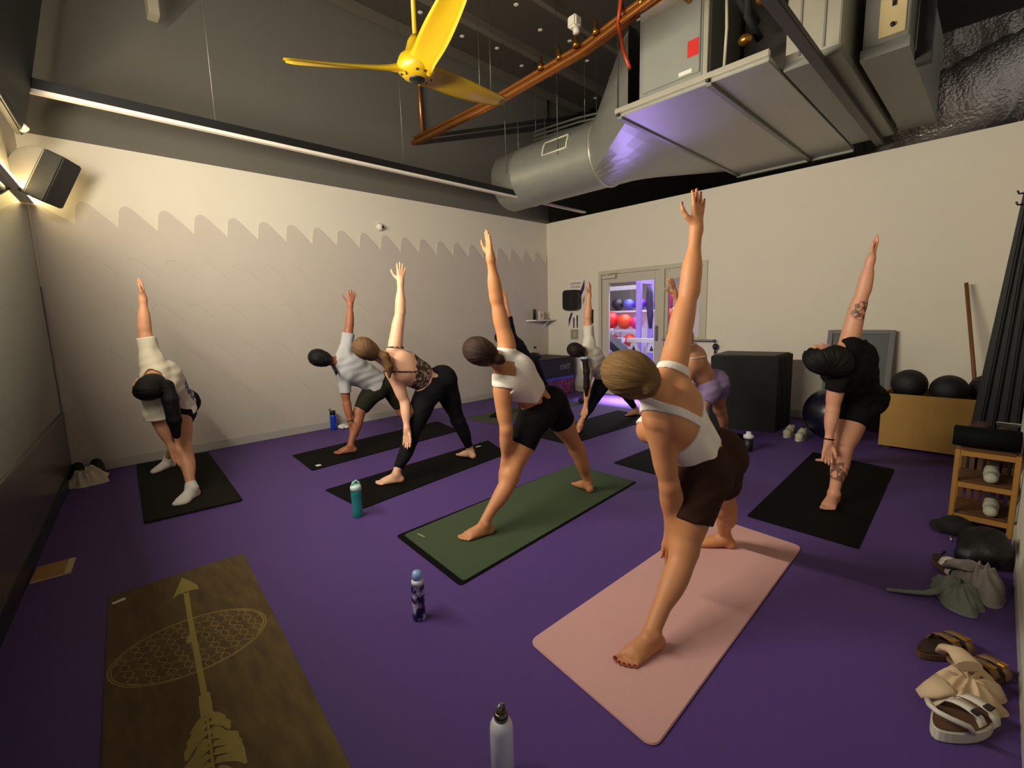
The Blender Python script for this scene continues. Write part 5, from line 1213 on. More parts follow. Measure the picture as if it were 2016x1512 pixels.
def heap(name, c, rx, ry, ang, H, m, seed, folds=9, label=None, cat=None, z0=0.001, lumps=(), tails=()):
    """a garment dropped in a heap: one crumpled sheet, folds running out from its middle, edges lying on the floor"""
    rnd = random.Random(seed); ph = [rnd.uniform(0, 6.28) for _ in range(10)]
    NT, NR = 96, 30; vs = []
    ca, sa = math.cos(ang), math.sin(ang)
    for i in range(NR + 1):
        rho = i / NR
        for k in range(NT):
            t = 2 * PI * k / NT
            R_ = 1 + 0.14 * math.sin(2 * t + ph[0]) + 0.11 * math.sin(3 * t + ph[1]) + 0.07 * math.sin(5 * t + ph[2]) + 0.04 * math.sin(9 * t + ph[3])
            x, y = rho * R_ * rx * math.cos(t), rho * R_ * ry * math.sin(t)
            x += 0.10 * rx * math.sin(y / ry * 3 + ph[8]) * rho; y += 0.10 * ry * math.sin(x / rx * 3 + ph[9]) * rho
            r1 = 1 - abs(math.sin(folds * 0.5 * t + 2.2 * rho * math.sin(t * 2 + ph[4]) + ph[5]))
            r2 = 1 - abs(math.sin(x / rx * 4.2 + 2.0 * math.sin(y / ry * 2.1 + ph[6]) + ph[7]))
            z = H * (max(0, 1 - rho ** 2.6) ** 0.8) * (0.62 + 0.25 * math.sin(t + ph[6]) * rho) + (0.22 * r1 * min(1, rho * 2.2) + 0.20 * r2) * H * max(0.0, 1 - rho ** 5)
            for (lx, ly, lr, lh) in lumps: z += lh * math.exp(-((x - lx) ** 2 + (y - ly) ** 2) / lr ** 2) * (1 - rho ** 6)
            vs.append((c[0] + ca * x - sa * y, c[1] + sa * x + ca * y, z0 + max(0.0, z) + 0.003 * (1 - rho)))
    fs = [(i * NT + k, i * NT + (k + 1) % NT, (i + 1) * NT + (k + 1) % NT, (i + 1) * NT + k) for i in range(NR) for k in range(NT)]
    b0 = len(vs)
    for k in range(NT): v = vs[NR * NT + k]; vs.append((v[0], v[1], z0))
    fs += [(NR * NT + k, NR * NT + (k + 1) % NT, b0 + (k + 1) % NT, b0 + k) for k in range(NT)] + [tuple(b0 + k for k in reversed(range(NT)))]
    mb = MB(); mb.add(vs, fs, True); o = tag(mb.build(name, m), label, cat)
    for nm, pts, rr, fl in tails:
        mb = MB(); mb.tube(pts, rr, 12, True, True, flat=fl, up=(0, 0, 1)); mb.build(nm, m, o)
    return o
def rotz(a): return np.array([[math.cos(a), math.sin(a), 0], [-math.sin(a), math.cos(a), 0], [0, 0, 1]])
# corner heap
for (x, y, lab) in ((-0.045, 5.60, 'rounded black shoe in the mirror corner, nearer the mirror'), (0.085, 5.63, 'rounded black shoe in the mirror corner, beside the skirting board')):
    sh = soft('shoe', [cap((x, y - 0.10, 0.05), (x, y + 0.08, 0.06), 0.05, 0.055), cap((x, y + 0.02, 0.08), (x, y + 0.08, 0.11), 0.045, 0.042)], mat('black_suede', (0.03, 0.03, 0.032), 0.8, bump=0.2), 0.007, 0.001, label=lab, cat='shoe', group='shoes left in the mirror corner')
    mb = MB(); mb.prism([Vector((x + 0.055 * math.cos(t) , y - 0.012 + 0.15 * math.sin(t), 0.0006)) for t in np.linspace(0, 2 * PI, 25)[:-1]], (0, 0, 0), (0, 0, 0.018)); mb.build('sole', BLKM, sh)
heap('sweater', (-0.005, 5.41), 0.125, 0.105, 0.25, 0.165, CREAM, 11, 7, 'cream sweater dropped in front of the black shoes by the mirror', 'sweater', tails=[('sleeve', [(0.03, 5.43, 0.085), (0.10, 5.44, 0.06), (0.145, 5.435, 0.035)], [0.055, 0.050, 0.036], 0.62)])
soft('white_glove', [ell((2.43, 5.70, 0.025), E3, (0.055, 0.04, 0.028)), cap((2.44, 5.68, 0.03), (2.50, 5.65, 0.02), 0.02, 0.014), cap((2.42, 5.67, 0.03), (2.46, 5.62, 0.018), 0.018, 0.013), cap((2.40, 5.68, 0.03), (2.40, 5.62, 0.018), 0.018, 0.012), cap((2.46, 5.71, 0.03), (2.53, 5.70, 0.02), 0.018, 0.013)], mat('white_cotton', (0.86, 0.85, 0.83), 0.85), 0.005, 0.002, 90, label='small crumpled white cloth beside the blue bottle', cat='cloth')

# right side: footwear and clothes along the near wall
def sole_outline(L, W, n=28):
    out = []
    for i in range(n):
        t = 2 * PI * i / n; x = math.cos(t) * L / 2; y = math.sin(t) * W / 2 * (1.0 + 0.10 * math.cos(t) - 0.13 * math.cos(2 * t)); out.append((x, y))
    return out
def sandal(loc, ang, sole_m, foot_m, strap_m, straps, label, group, L=0.25, W=0.092, th=0.028, buckle=None, heelstrap=False, z0=0.0006):
    root = thing('sandal', (loc[0], loc[1], 0), label, 'sandal', group)
    R = Matrix.Rotation(ang, 3, 'Z'); O = Vector((loc[0], loc[1], z0))
    tr = lambda x, y, z: O + R @ Vector((x, y, z))
    mb = MB(); mb.prism([tr(x, y, 0) for x, y in sole_outline(L, W)], (0, 0, 0), (0, 0, th)); mb.build('sole', sole_m, root, bevel=0.004)
    mb = MB(); mb.prism([tr(x * 0.95, y * 0.92, th) for x, y in sole_outline(L, W)], (0, 0, 0), (0, 0, 0.004)); mb.build('footbed', foot_m, root)
    for sx, wd, ht in straps:
        pts = []; hw = W / 2 * (1.0 + 0.1 * sx / (L / 2))
        for i in range(11):
            t = PI * i / 10; pts.append(tr(sx + 0.01 * math.cos(t), -math.cos(t) * hw * 1.03, th * 0.5 + math.sin(t) ** 0.7 * ht))
        mb = MB(); mb.tube(pts, wd / 2, 8, True, True, flat=0.0032 / (wd / 2), up=None)
        # lay the band across the foot direction
        vs = []
        for i, p in enumerate(pts):
            a = pts[min(i + 1, 10)] - pts[max(i - 1, 0)]; f = R @ Vector((1, 0, 0)); nn = a.cross(f).normalized()
            if nn.z < 0 and 2 < i < 8: nn = -nn
            for sgn, tt in ((-1, 0), (1, 0), (1, 0.0035), (-1, 0.0035)): vs.append(p + f * (sgn * wd / 2) + nn * tt)
        mb = MB(); mb.add(vs, [(4 * i + k, 4 * i + (k + 1) % 4, 4 * i + 4 + (k + 1) % 4, 4 * i + 4 + k) for i in range(10) for k in range(4)], True)
        s_ = mb.build('strap', strap_m, root)
        if buckle:
            mb = MB(); p = pts[3]; mb.box(p + Vector((0, 0, 0.006)), (wd * 0.8, 0.022, 0.006), R); mb.build('buckle', buckle, s_, bevel=0.002)
    if heelstrap:
        pts = [tr(-L * 0.18, W * 0.5, th), tr(-L * 0.30, W * 0.52, th + 0.035), tr(-L * 0.46, W * 0.25, th + 0.055), tr(-L * 0.5, 0, th + 0.058), tr(-L * 0.46, -W * 0.25, th + 0.055), tr(-L * 0.30, -W * 0.52, th + 0.035), tr(-L * 0.18, -W * 0.5, th)]
        mb = MB(); mb.tube(pts, 0.008, 8); mb.build('strap', strap_m, root)
    return root
TANL = mat('tan_metallic_leather', (0.50, 0.38, 0.24), 0.4, 0.15, var=0.15); CORK = mat('cork_sole', (0.33, 0.22, 0.14), 0.8, var=0.2, scale=40); WLEA = mat('white_leather', (0.83, 0.80, 0.74), 0.45); BUCK = mat('brass_buckle', (0.75, 0.60, 0.30), 0.25, 0.9); DKFB = mat('dark_footbed', (0.18, 0.11, 0.08), 0.7)
SG = 'sandals along the near wall'
sandal((2.345, 0.045), -0.55, CORK, DKFB, TANL, [(0.065, 0.035, 0.05), (0.005, 0.035, 0.055)], 'tan strapped cork sandal lying nearest the grey-green clothes', SG, buckle=BUCK)
sandal((2.25, -0.055), -0.5, CORK, DKFB, TANL, [(0.065, 0.035, 0.05), (0.005, 0.035, 0.055)], 'tan strapped cork sandal half under the cream top', SG, buckle=BUCK, heelstrap=True)
sandal((1.945, -0.025), -0.42, mat('white_platform_sole', (0.80, 0.77, 0.70), 0.6), CORK, WLEA, [(0.06, 0.04, 0.055), (-0.005, 0.035, 0.06)], 'white platform sandal with a dark buckle, nearest the camera', SG, L=0.27, W=0.105, th=0.04, buckle=mat('dark_buckle', (0.12, 0.10, 0.08), 0.4), heelstrap=True)
sandal((3.14, 0.075), -2.6, CORK, DKFB, WLEA, [(0.06, 0.03, 0.045), (0.0, 0.03, 0.05)], 'white two-strap sandal poking out from under the grey top', SG, L=0.24, W=0.085)
CREAMT = cloth('beige_cotton', (0.80, 0.70, 0.57))
heap('cream_blouse', (2.105, -0.035), 0.135, 0.10, -0.4, 0.105, CREAMT, 4, 9, 'cream cotton top thrown over the white platform sandal', 'clothing', tails=[('sleeve', [(2.10, -0.03, 0.125), (2.15, 0.005, 0.135), (2.20, 0.035, 0.105), (2.215, 0.045, 0.075)], [0.040, 0.030, 0.024, 0.020], 0.55), ('sleeve', [(2.03, 0.02, 0.07), (2.00, 0.055, 0.045), (1.985, 0.085, 0.022)], [0.045, 0.034, 0.018], 0.5)])
GRT = cloth('pale_grey_cotton', (0.60, 0.57, 0.56)); GGT = cloth('grey_green_cotton', (0.50, 0.53, 0.49))
heap('grey_green_shirt', (2.865, 0.025), 0.135, 0.105, 0.35, 0.085, GGT, 8, 9, 'crumpled grey-green top with a long trailing strap', 'clothing', tails=[('strap', [(2.82, 0.08, 0.03), (2.78, 0.13, 0.012), (2.735, 0.20, 0.010), (2.70, 0.265, 0.010)], [0.024, 0.016, 0.012, 0.011], 0.6)])
heap('grey_shirt', (3.035, -0.045), 0.145, 0.105, 0.1, 0.13, GRT, 21, 8, 'pale grey top heaped beside the black bag', 'clothing', tails=[('sleeve', [(2.98, 0.0, 0.12), (3.03, 0.05, 0.09), (3.07, 0.075, 0.05)], [0.045, 0.036, 0.026], 0.6)])
BAGM = mat('black_nylon', (0.028, 0.028, 0.033), 0.55, bump=0.3, bscale=60)
bag = soft('gym_bag', [ell((3.36, -0.045, 0.09), rotz(0.2), (0.15, 0.10, 0.09)), cap((3.26, 0.0, 0.06), (3.46, -0.02, 0.07), 0.06, 0.06), cap((3.44, -0.06, 0.10), (3.36, -0.08, 0.14), 0.06, 0.05)], BAGM, 0.007, 0.004, 42, label='black nylon bag slumped against the near wall', cat='bag')
mb = MB(); mb.tube([(3.30, 0.10, 0.03), (3.22, 0.13, 0.012), (3.20, 0.06, 0.010), (3.27, 0.03, 0.05)], 0.009, 8); mb.build('shoulder_strap', mat('grey_strap', (0.30, 0.26, 0.30), 0.7), bag)
mb = MB(); mb.tube([(3.32, 0.075, 0.09), (3.34, 0.085, 0.105), (3.37, 0.08, 0.09)], 0.006, 8); mb.build('zip_pull', STEEL, bag)
cp = soft('cap', [ell((3.70, 0.075, 0.045), E3, (0.085, 0.08, 0.06))], mat('black_cotton', (0.025, 0.028, 0.03), 0.85, bump=0.2), 0.006, 0.001, label='black baseball cap on the floor in front of the bamboo rack', cat='cap')
mb = MB(); mb.prism([Vector((3.70 + 0.10 * math.cos(t) + 0.04, 0.14 + 0.055 * math.sin(t), 0.012 + 0.004 * math.cos(t))) for t in np.linspace(0, 2 * PI, 21)[:-1]], (0, 0, 0), (0, 0, 0.006)); mb.build('brim', mat('dark_maroon_cotton', (0.10, 0.04, 0.06), 0.8), cp)
# stray pale threads of print by the pink mat
dec = thing('hair_elastic', (1.22, 0.44, 0.0005), 'thin pale twist lying on the floor beside the pink mat corner', 'hair tie')
mb = MB()
for pts in ([(1.268, 0.452), (1.262, 0.430), (1.245, 0.418)], [(1.235, 0.475), (1.226, 0.462), (1.210, 0.447)], [(1.237, 0.462), (1.232, 0.452), (1.224, 0.446)], [(1.21, 0.497), (1.201, 0.491), (1.196, 0.480)]):
    mb.tube([(x, y, 0.003) for x, y in pts], 0.0022, 6)
mb.build('twist', mat('pale_thread', (0.62, 0.55, 0.55), 0.5), dec)

# bamboo rack with a rolled mat and odds and ends
BAMB = mat('bamboo', (0.60, 0.43, 0.17), 0.5, var=0.15, scale=8, stretch=(1, 1, 6)); BAMB_D = mat('dark_bamboo_slats', (0.36, 0.22, 0.10), 0.6, var=0.2, scale=14)
rk = thing('bamboo_rack', (3.98, -0.02, 0), 'small bamboo shoe rack against the near wall with a rolled mat on top', 'rack')
rx0, rx1, ry0, ry1, rz = 3.80, 4.14, -0.145, 0.105, 0.49
for x in (rx0, rx1):
    for y in (ry0, ry1):
        mb = MB(); mb.box2((x, y - 0.0125, 0.001), (x + 0.025, y + 0.0125, rz)); mb.build('leg', BAMB, rk, bevel=0.003)
for z in (0.06, 0.26, 0.455):
    mb = MB(); mb.box2((rx0 + 0.003, ry0 + 0.013, z), (rx0 + 0.020, ry1 - 0.013, z + 0.03)); mb.box2((rx1 + 0.003, ry0 + 0.013, z), (rx1 + 0.020, ry1 - 0.013, z + 0.03)); mb.box2((rx0 + 0.025, ry1 - 0.009, z), (rx1, ry1 + 0.008, z + 0.03)); mb.box2((rx0 + 0.025, ry0 - 0.008, z), (rx1, ry0 + 0.009, z + 0.03)); mb.build('cross_rail', BAMB, rk)
    mb = MB()
    for i in range(9):
        x = rx0 + 0.03 + i * 0.034; mb.box2((x, ry0 + 0.01, z + 0.031), (x + 0.024, ry1 - 0.01, z + 0.039))
    mb.build('shelf_slats', BAMB_D, rk)
mb = MB()
for i in range(6):
    y = ry0 + 0.03 + i * 0.037; mb.box2((rx1 + 0.004, y, 0.07), (rx1 + 0.014, y + 0.022, 0.47))
mb.build('back_slats', BAMB_D, rk)
rm = thing('rolled_mat', (3.92, -0.01, 0.557), 'dark rolled exercise mat with a green edge lying on the bamboo rack', 'rolled mat')
RMM = matm('dark_green_mat', (0.05, 0.06, 0.055))
mb = MB(); mb.cyl((3.88, 0.135, 0.560), (3.88, -0.150, 0.560), 0.062, n=32); mb.build('mat_roll', RMM, rm, bevel=0.004)
mb = MB(); sp = []
for i in range(60): t = i * 0.33; sp.append((3.88 + (0.010 + 0.0025 * t) * math.cos(t), 0.1362, 0.560 + (0.010 + 0.0025 * t) * math.sin(t)))
mb.tube(sp, 0.0022, 4); mb.build('spiral_edge', mat('olive_edge', (0.34, 0.36, 0.12), 0.6), rm)
soft('red_pouch', [ell((4.03, 0.055, 0.545), E3, (0.055, 0.05, 0.055)), ell((4.03, 0.02, 0.60), E3, (0.04, 0.04, 0.035))], mat('dark_red_cloth', (0.20, 0.09, 0.07), 0.8), 0.006, 0.003, 70, label='dark red pouch behind the rolled mat on the rack', cat='pouch', zmin=0.4995)
soft('olive_cloth', [ell((4.05, -0.07, 0.54), E3, (0.075, 0.06, 0.05)), cap((4.0, -0.08, 0.58), (4.1, -0.10, 0.60), 0.03, 0.03)], mat('olive_cloth', (0.20, 0.17, 0.09), 0.85), 0.006, 0.004, 60, label='olive cloth bundled at the back of the bamboo rack', cat='cloth', zmin=0.4995, seed=1)
mb = MB(); mb.box((3.972, -0.09, 0.64), (0.10, 0.10, 0.002), Matrix.Rotation(0.35, 3, 'Y')); tag(mb.build('paper_sheet', WHITE_TAG), 'white sheet of paper lying over the things on the rack', 'paper')
for (x, y, z, lab) in ((3.87, -0.045, 0.299, 'pale sneaker on the middle shelf of the bamboo rack'), (3.86, -0.06, 0.099, 'pale sneaker on the lowest shelf of the bamboo rack')):
    s_ = soft('sneaker', [cap((x - 0.03, y, z + 0.035), (x + 0.10, y, z + 0.03), 0.032, 0.030), cap((x + 0.05, y, z + 0.05), (x + 0.11, y, z + 0.065), 0.028, 0.028)], mat('off_white_canvas', (0.66, 0.66, 0.58), 0.8), 0.006, 0.001, label=lab, cat='sneaker', zmin=z, group='pale sneakers on the bamboo rack')

# cream skate shoes by the exercise ball
for i, (x, y) in enumerate(((5.50, 1.47), (5.42, 1.335))):
    s_ = soft('sneaker', [cap((x - 0.05, y, 0.045), (x + 0.09, y, 0.045), 0.040, 0.038), cap((x + 0.04, y, 0.07), (x + 0.10, y, 0.085), 0.034, 0.034)], mat('cream_canvas', (0.78, 0.75, 0.65), 0.8), 0.007, 0.001, label=('white sneaker beside the corner of the black covered cube', 'white sneaker in front of the blue exercise ball')[i], cat='sneaker', group='white sneakers by the exercise ball', zmin=0.0006)
    mb = MB(); mb.prism([Vector((x + 0.02 + 0.125 * math.cos(t), y + 0.046 * math.sin(t), 0.0006)) for t in np.linspace(0, 2 * PI, 25)[:-1]], (0, 0, 0), (0, 0, 0.022)); mb.build('sole', WLEA, s_)
    mb = MB(); mb.ell((x + 0.085, y, 0.118), (0.026, 0.020, 0.006)); mb.build('shoe_opening', BLKM, s_)

# black covered cube
cube = thing('covered_box', (5.75, 1.95, 0), 'large black cloth-covered cube against the door wall by the blue ball', 'covered box')
base_ = [(5.36, 2.27), (5.545, 1.62), (6.10, 1.63), (5.98, 2.36)]
def cubes_cover(mb, top, zs):
    n_ = 16; vs = []; ring = []
    for i in range(4):
        a, b = Vector(base_[i]), Vector(base_[(i + 1) % 4])
        for k in range(n_): ring.append(a + (b - a) * (k / n_))
    cx = sum(p[0] for p in base_) / 4; cy = sum(p[1] for p in base_) / 4; rnd = random.Random(5); N_ = len(ring)
    ph = [rnd.uniform(0, 6) for _ in range(6)]
    for j, z in enumerate(zs):
        for i, p in enumerate(ring):
            corner = i % n_ == 0
            f = 1.0 + (0 if corner else 0.012 * math.sin(i * 0.9 + ph[0] + z * 5) * math.sin(z * 6 + ph[1] + i * 0.33)) + 0.006 * (1 - z / top)
            if j == len(zs) - 1: f -= 0.02
            vs.append((cx + (p.x - cx) * f, cy + (p.y - cy) * f, z))
    fs = [(j * N_ + i, j * N_ + (i + 1) % N_, (j + 1) * N_ + (i + 1) % N_, (j + 1) * N_ + i) for j in range(len(zs) - 1) for i in range(N_)]
    fs.append(tuple((len(zs) - 1) * N_ + i for i in range(N_))); fs.append(tuple(reversed(range(N_))))
    mb.add(vs, fs, False)
mb = MB(); cubes_cover(mb, 0.85, [0.001] + [0.83 * i / 14 for i in range(1, 15)] + [0.845])
cb = mb.build('cloth_cover', mat('black_cover_cloth', (0.045, 0.05, 0.042), 0.8, var=0.15, bump=0.3, bscale=30), cube)
mb = MB(); mb.prism([Vector((x, y, 0.846)) for x, y in [(5.385, 2.26), (5.55, 1.645), (6.08, 1.655), (5.965, 2.33)]], (0, 0, 0), (0, 0, 0.012)); mb.build('top_board', mat('dark_olive_top', (0.16, 0.16, 0.125), 0.6), cube, bevel=0.004)
hang = thing('hanging_lock', (XB - 0.06, 2.715, 0.80), 'small black object hanging from the end of the grey window sill', 'lock')
mb = MB(); mb.tube([(XB - 0.055, 2.712, 0.965), (XB - 0.055, 2.70, 0.95), (XB - 0.055, 2.705, 0.90)], 0.006, 8); mb.build('cord', BLKM, hang)
mb = MB(); mb.ell((XB - 0.055, 2.70, 0.865), (0.032, 0.038, 0.045)); mb.tube([(XB - 0.055, 2.70, 0.83), (XB - 0.055, 2.705, 0.77)], 0.013, 8); mb.build('lock_body', BLKM, hang)

# blue exercise ball
mb = MB(); mb.ell((5.62, 1.105, 0.273), (0.27, 0.27, 0.272), None, 40, 24); tag(mb.build('exercise_ball', mat('navy_vinyl', (0.04, 0.055, 0.13), 0.35, coat=0.2), base=(5.62, 1.105, 0.001)), 'dark blue exercise ball behind the tattooed person', 'ball')
# framed mirror leaning on the wall
lm = thing('framed_mirror', (6.3, 1.05, 0), 'tall dark framed mirror leaning on the door wall behind the blue ball', 'mirror')
lean = Vector((0.19, 0, 1.09)).normalized(); nn = Vector((lean.z, 0, -lean.x)) * -1; RL = Rcols((0, -1, 0), lean, nn)
c = Vector((6.30, 1.07, 0.002)) + lean * 0.56
mb = MB()
for dx, dy, sx, sy in ((-0.285, 0, 0.05, 1.10), (0.285, 0, 0.05, 1.10), (0, 0.53, 0.52, 0.045), (0, -0.53, 0.52, 0.045)): mb.box(c + Vector((0, -1, 0)) * dx + lean * dy, (sx, sy, 0.04), RL)
fr_ = mb.build('frame', mat('dark_grey_frame', (0.20, 0.19, 0.185), 0.45), lm, bevel=0.004)
mb = MB(); mb.box(c - nn * 0.004, (0.52, 1.02, 0.008), RL); mb.build('dark_glass', mat('dark_mirror', (0.15, 0.155, 0.13), 0.5, 0.0), lm)
# plywood bin with slam balls and a wooden pole
bin_ = thing('plywood_bin', (5.9, 0.37, 0), 'low plywood bin holding black slam balls beside the near wall', 'bin')
PLY = mat('plywood', (0.64, 0.48, 0.20), 0.6, var=0.08, scale=3, stretch=(1, 6, 1)); b0x, b1x, b0y, b1y = 5.58, 6.14, -0.12, 0.715
for nm, a, b in (('front_panel', (b0x, b0y, 0.03), (b0x + 0.018, b1y, 0.535)), ('back_panel', (b1x - 0.018, b0y, 0.03), (b1x, b1y, 0.535)), ('side_panel', (b0x + 0.018, b1y - 0.018, 0.03), (b1x - 0.018, b1y, 0.535)), ('side_panel', (b0x + 0.018, b0y, 0.03), (b1x - 0.018, b0y + 0.018, 0.535)), ('bottom_panel', (b0x + 0.018, b0y + 0.018, 0.03), (b1x - 0.018, b1y - 0.018, 0.048))):
    mb = MB(); mb.box2(a, b); mb.build(nm, PLY, bin_)
mb = MB()
for x in (b0x + 0.06, b1x - 0.06):
    for y in (b0y + 0.06, b1y - 0.06): mb.box2((x - 0.03, y - 0.03, 0.001), (x + 0.03, y + 0.03, 0.03))
mb.build('feet', BLKM, bin_)
RUB = mat('black_rubber', (0.035, 0.036, 0.03), 0.6, bump=0.5, bscale=120)
for (x, y, z, r, lab) in ((5.84, 0.55, 0.605, 0.14, 'black slam ball at the left end of the plywood bin'), (5.80, 0.265, 0.575, 0.14, 'black slam ball beside the wooden pole in the plywood bin'), (5.98, 0.02, 0.585, 0.13, 'black slam ball with a red band behind the wooden pole'), (5.82, 0.49, 0.25, 0.198, 'black slam ball down inside the plywood bin, under the left one'), (5.82, 0.095, 0.25, 0.19, 'black slam ball down inside the plywood bin, near the wall')):
    mb = MB(); mb.ell((x, y, z), (r, r, r), None, 32, 20); o = tag(mb.build('slam_ball', RUB, base=(x, y, z - r)), lab, 'ball', 'slam balls in the plywood bin')
    if 'red band' in lab:
        mb = MB(); mb.tube([(x + (r + 0.001) * math.cos(t) * 0.8, y + (r + 0.001) * math.sin(t) * 0.8, z + r * 0.6) for t in np.linspace(0, 2 * PI, 33)], 0.006, 6); mb.build('red_band', mat('dull_red', (0.30, 0.05, 0.05), 0.6), o)
mb = MB(); mb.tube([(6.05, 0.025, 0.06), (6.45, 0.255, 1.56)], 0.016, 12); tag(mb.build('wooden_pole', mat('brown_wood', (0.46, 0.28, 0.12), 0.5, var=0.15, scale=6, stretch=(8, 8, 1))), 'thin wooden pole standing in the plywood bin', 'pole')
# black folded crash mat leaning on the near wall
cm2 = thing('folding_crash_mat', (5.1, 0.0, 0), 'tall black padded mat leaning against the near wall above the rack', 'folding mat')
for k in range(4):
    xa, xb = 4.62 + 0.03 * k, 5.45 - 0.02 * k
    y0, y1, z1 = 0.115 - 0.068 * k, -0.045 - 0.029 * k, 2.14 + 0.05 * (k % 2)
    ym = y0 + (y1 - y0) * 0.37
    mb = MB(); mb.prism([Vector((xa, y0, 0.002)), Vector((xa, ym, 0.80)), Vector((xa, y1, z1)), Vector((xa, y1 - 0.027, z1)), Vector((xa, ym - 0.052, 0.80)), Vector((xa, y0 - 0.066, 0.002))], (0, 0, 0), (xb - xa, 0, 0)); mb.build('padded_panel', mat('black_mat_vinyl', (0.016, 0.016, 0.022), 0.55), cm2, bevel=0.012)
mb = MB()
for z in (2.06, 1.99):
    mb = MB(); mb.tube([(4.63, -0.045, z), (4.62, -0.02, z), (4.62, -0.012, z + 0.02)], 0.006, 6); mb.build('hook', BLKM, cm2)

# corner by the doors: shelf, wall fittings, soft boxes
sh = thing('corner_shelf', (6.25, 5.75, 1.26), 'white floating shelf in the corner by the doors', 'shelf')
mb = MB(); mb.prism([Vector((5.95, YA - 0.01, 1.262)), Vector((6.03, 5.66, 1.262)), Vector((XB - 0.001, 5.62, 1.262)), Vector((XB - 0.001, YA - 0.01, 1.262))], (0, 0, 0), (0, 0, 0.024)); mb.build('shelf_board', mat('white_melamine', (0.86, 0.84, 0.80), 0.4), sh, bevel=0.003)
mb = MB(); mb.prism([Vector((6.42, YA - 0.01, 1.262)), Vector((6.42, YA - 0.01, 1.15)), Vector((6.42, 5.69, 1.262))], (0, 0, 0), (0.02, 0, 0)); mb.build('shelf_bracket', mat('white_melamine', (0.86, 0.84, 0.80), 0.4), sh)
mb = MB(); mb.lathe([(0, 0), (0.026, 0), (0.027, 0.16), (0.022, 0.185), (0, 0.187)], (6.09, 5.745, 1.2865), n=20); tag(mb.build('spray_can', BLKM), 'slim black can standing on the white corner shelf', 'can')
mb = MB(); mb.box2((6.20, 5.72, 1.2865), (6.31, 5.79, 1.44)); o = tag(mb.build('white_carton', mat('white_carton', (0.84, 0.80, 0.72), 0.6), bevel=0.003), 'small white carton on the corner shelf beside the black can', 'box')
mb = MB(); mb.box2((6.235, 5.7185, 1.33), (6.265, 5.7205, 1.39)); mb.build('printed_square', mat('grey_print', (0.55, 0.52, 0.46), 0.6), o)
mb = MB(); mb.ell((6.42, 5.70, 1.2925), (0.05, 0.03, 0.006)); tag(mb.build('phone', BLKM), 'flat dark object lying at the right end of the corner shelf', 'phone')
RB = Rcols((0, -1, 0), (0, 0, 1), (-1, 0, 0)); XW = XB - 0.0012
PURP = mat('purple_print', (0.24, 0.13, 0.36), 0.6); BLKI = mat('black_ink', (0.10, 0.09, 0.09), 0.7)
def poster(y0, y1, z0, z1, label):
    t = thing('wall_notice', (XW, (y0 + y1) / 2, z0), label, 'notice')
    mb = MB(); mb.box2((XW - 0.0012, y0, z0), (XW, y1, z1)); mb.build('paper', mat('white_paper', (0.88, 0.85, 0.80), 0.7, var=0.02), t); return t
p1 = poster(4.985, 5.34, 1.42, 1.965, 'white cleaning station notice with a purple corner behind the black dispenser')
text_obj('lettering', 'CLEANING', 0.052, (XW - 0.002, 5.185, 1.895), RB, BLKI, p1); text_obj('lettering', 'STATION', 0.052, (XW - 0.002, 5.185, 1.835), RB, BLKI, p1)
mb = MB(); mb.prism([Vector((XW - 0.0022, 4.987, 1.96)), Vector((XW - 0.0022, 5.09, 1.74)), Vector((XW - 0.0022, 5.09, 1.62)), Vector((XW - 0.0022, 4.987, 1.80))], (0, 0, 0), (0.0008, 0, 0)); mb.build('purple_stripe', PURP, p1)
mb = MB(); mb.prism([Vector((XW - 0.0022, 4.987, 1.70)), Vector((XW - 0.0022, 5.03, 1.60)), Vector((XW - 0.0022, 5.03, 1.52)), Vector((XW - 0.0022, 4.987, 1.60))], (0, 0, 0), (0.0008, 0, 0)); mb.build('grey_stripe', mat('grey_print', (0.55, 0.52, 0.46), 0.6), p1)
p2 = poster(4.98, 5.345, 1.10, 1.415, 'white notice with a purple corner and small black figures under the dispenser')
mb = MB(); mb.prism([Vector((XW - 0.0022, 5.343, 1.14)), Vector((XW - 0.0022, 5.343, 1.28)), Vector((XW - 0.0022, 5.29, 1.395)), Vector((XW - 0.0022, 5.245, 1.395))], (0, 0, 0), (0.0008, 0, 0)); mb.build('purple_stripe', PURP, p2)
for y, hh in ((5.225, 0.16), (5.15, 0.20)):
    mb = MB(); mb.ell((XW - 0.002, y, 1.14 + hh), (0.0006, 0.013, 0.014), None, 10, 6); mb.prism([Vector((XW - 0.0022, y - 0.017, 1.13 + hh)), Vector((XW - 0.0022, y + 0.017, 1.13 + hh)), Vector((XW - 0.0022, y + 0.012, 1.125)), Vector((XW - 0.0022, y - 0.012, 1.125))], (0, 0, 0), (0.0008, 0, 0)); mb.build('printed_figure', BLKI, p2)
dp = thing('towel_dispenser', (XB, 5.215, 1.44), 'black rounded towel dispenser on the wall between the corner and the doors', 'dispenser')
mb = MB(); mb.prism([Vector((XB - 0.003, p.x, p.y)) for p in rounded_quad([(5.05, 1.44), (5.385, 1.44), (5.385, 1.785), (5.05, 1.785)], 0.07)], (0, 0, 0), (-0.127, 0, 0)); mb.build('dispenser_shell', mat('black_plastic', (0.075, 0.068, 0.065), 0.35), dp, bevel=0.012, seg=3)
mb = MB(); mb.box2((XB - 0.134, 5.14, 1.50), (XB - 0.129, 5.20, 1.74)); mb.build('window_strip', mat('smoked_plastic', (0.13, 0.125, 0.10), 0.2), dp)
sw = thing('switch_plate', (XB, 5.215, 0.93), 'pale switch plate on the wall below the cleaning notices', 'switch')
mb = MB(); mb.box2((XB - 0.012, 5.13, 0.925), (XB - 0.001, 5.295, 1.10)); mb.build('plate', mat('putty_plastic', (0.62, 0.58, 0.47), 0.5), sw, bevel=0.003)
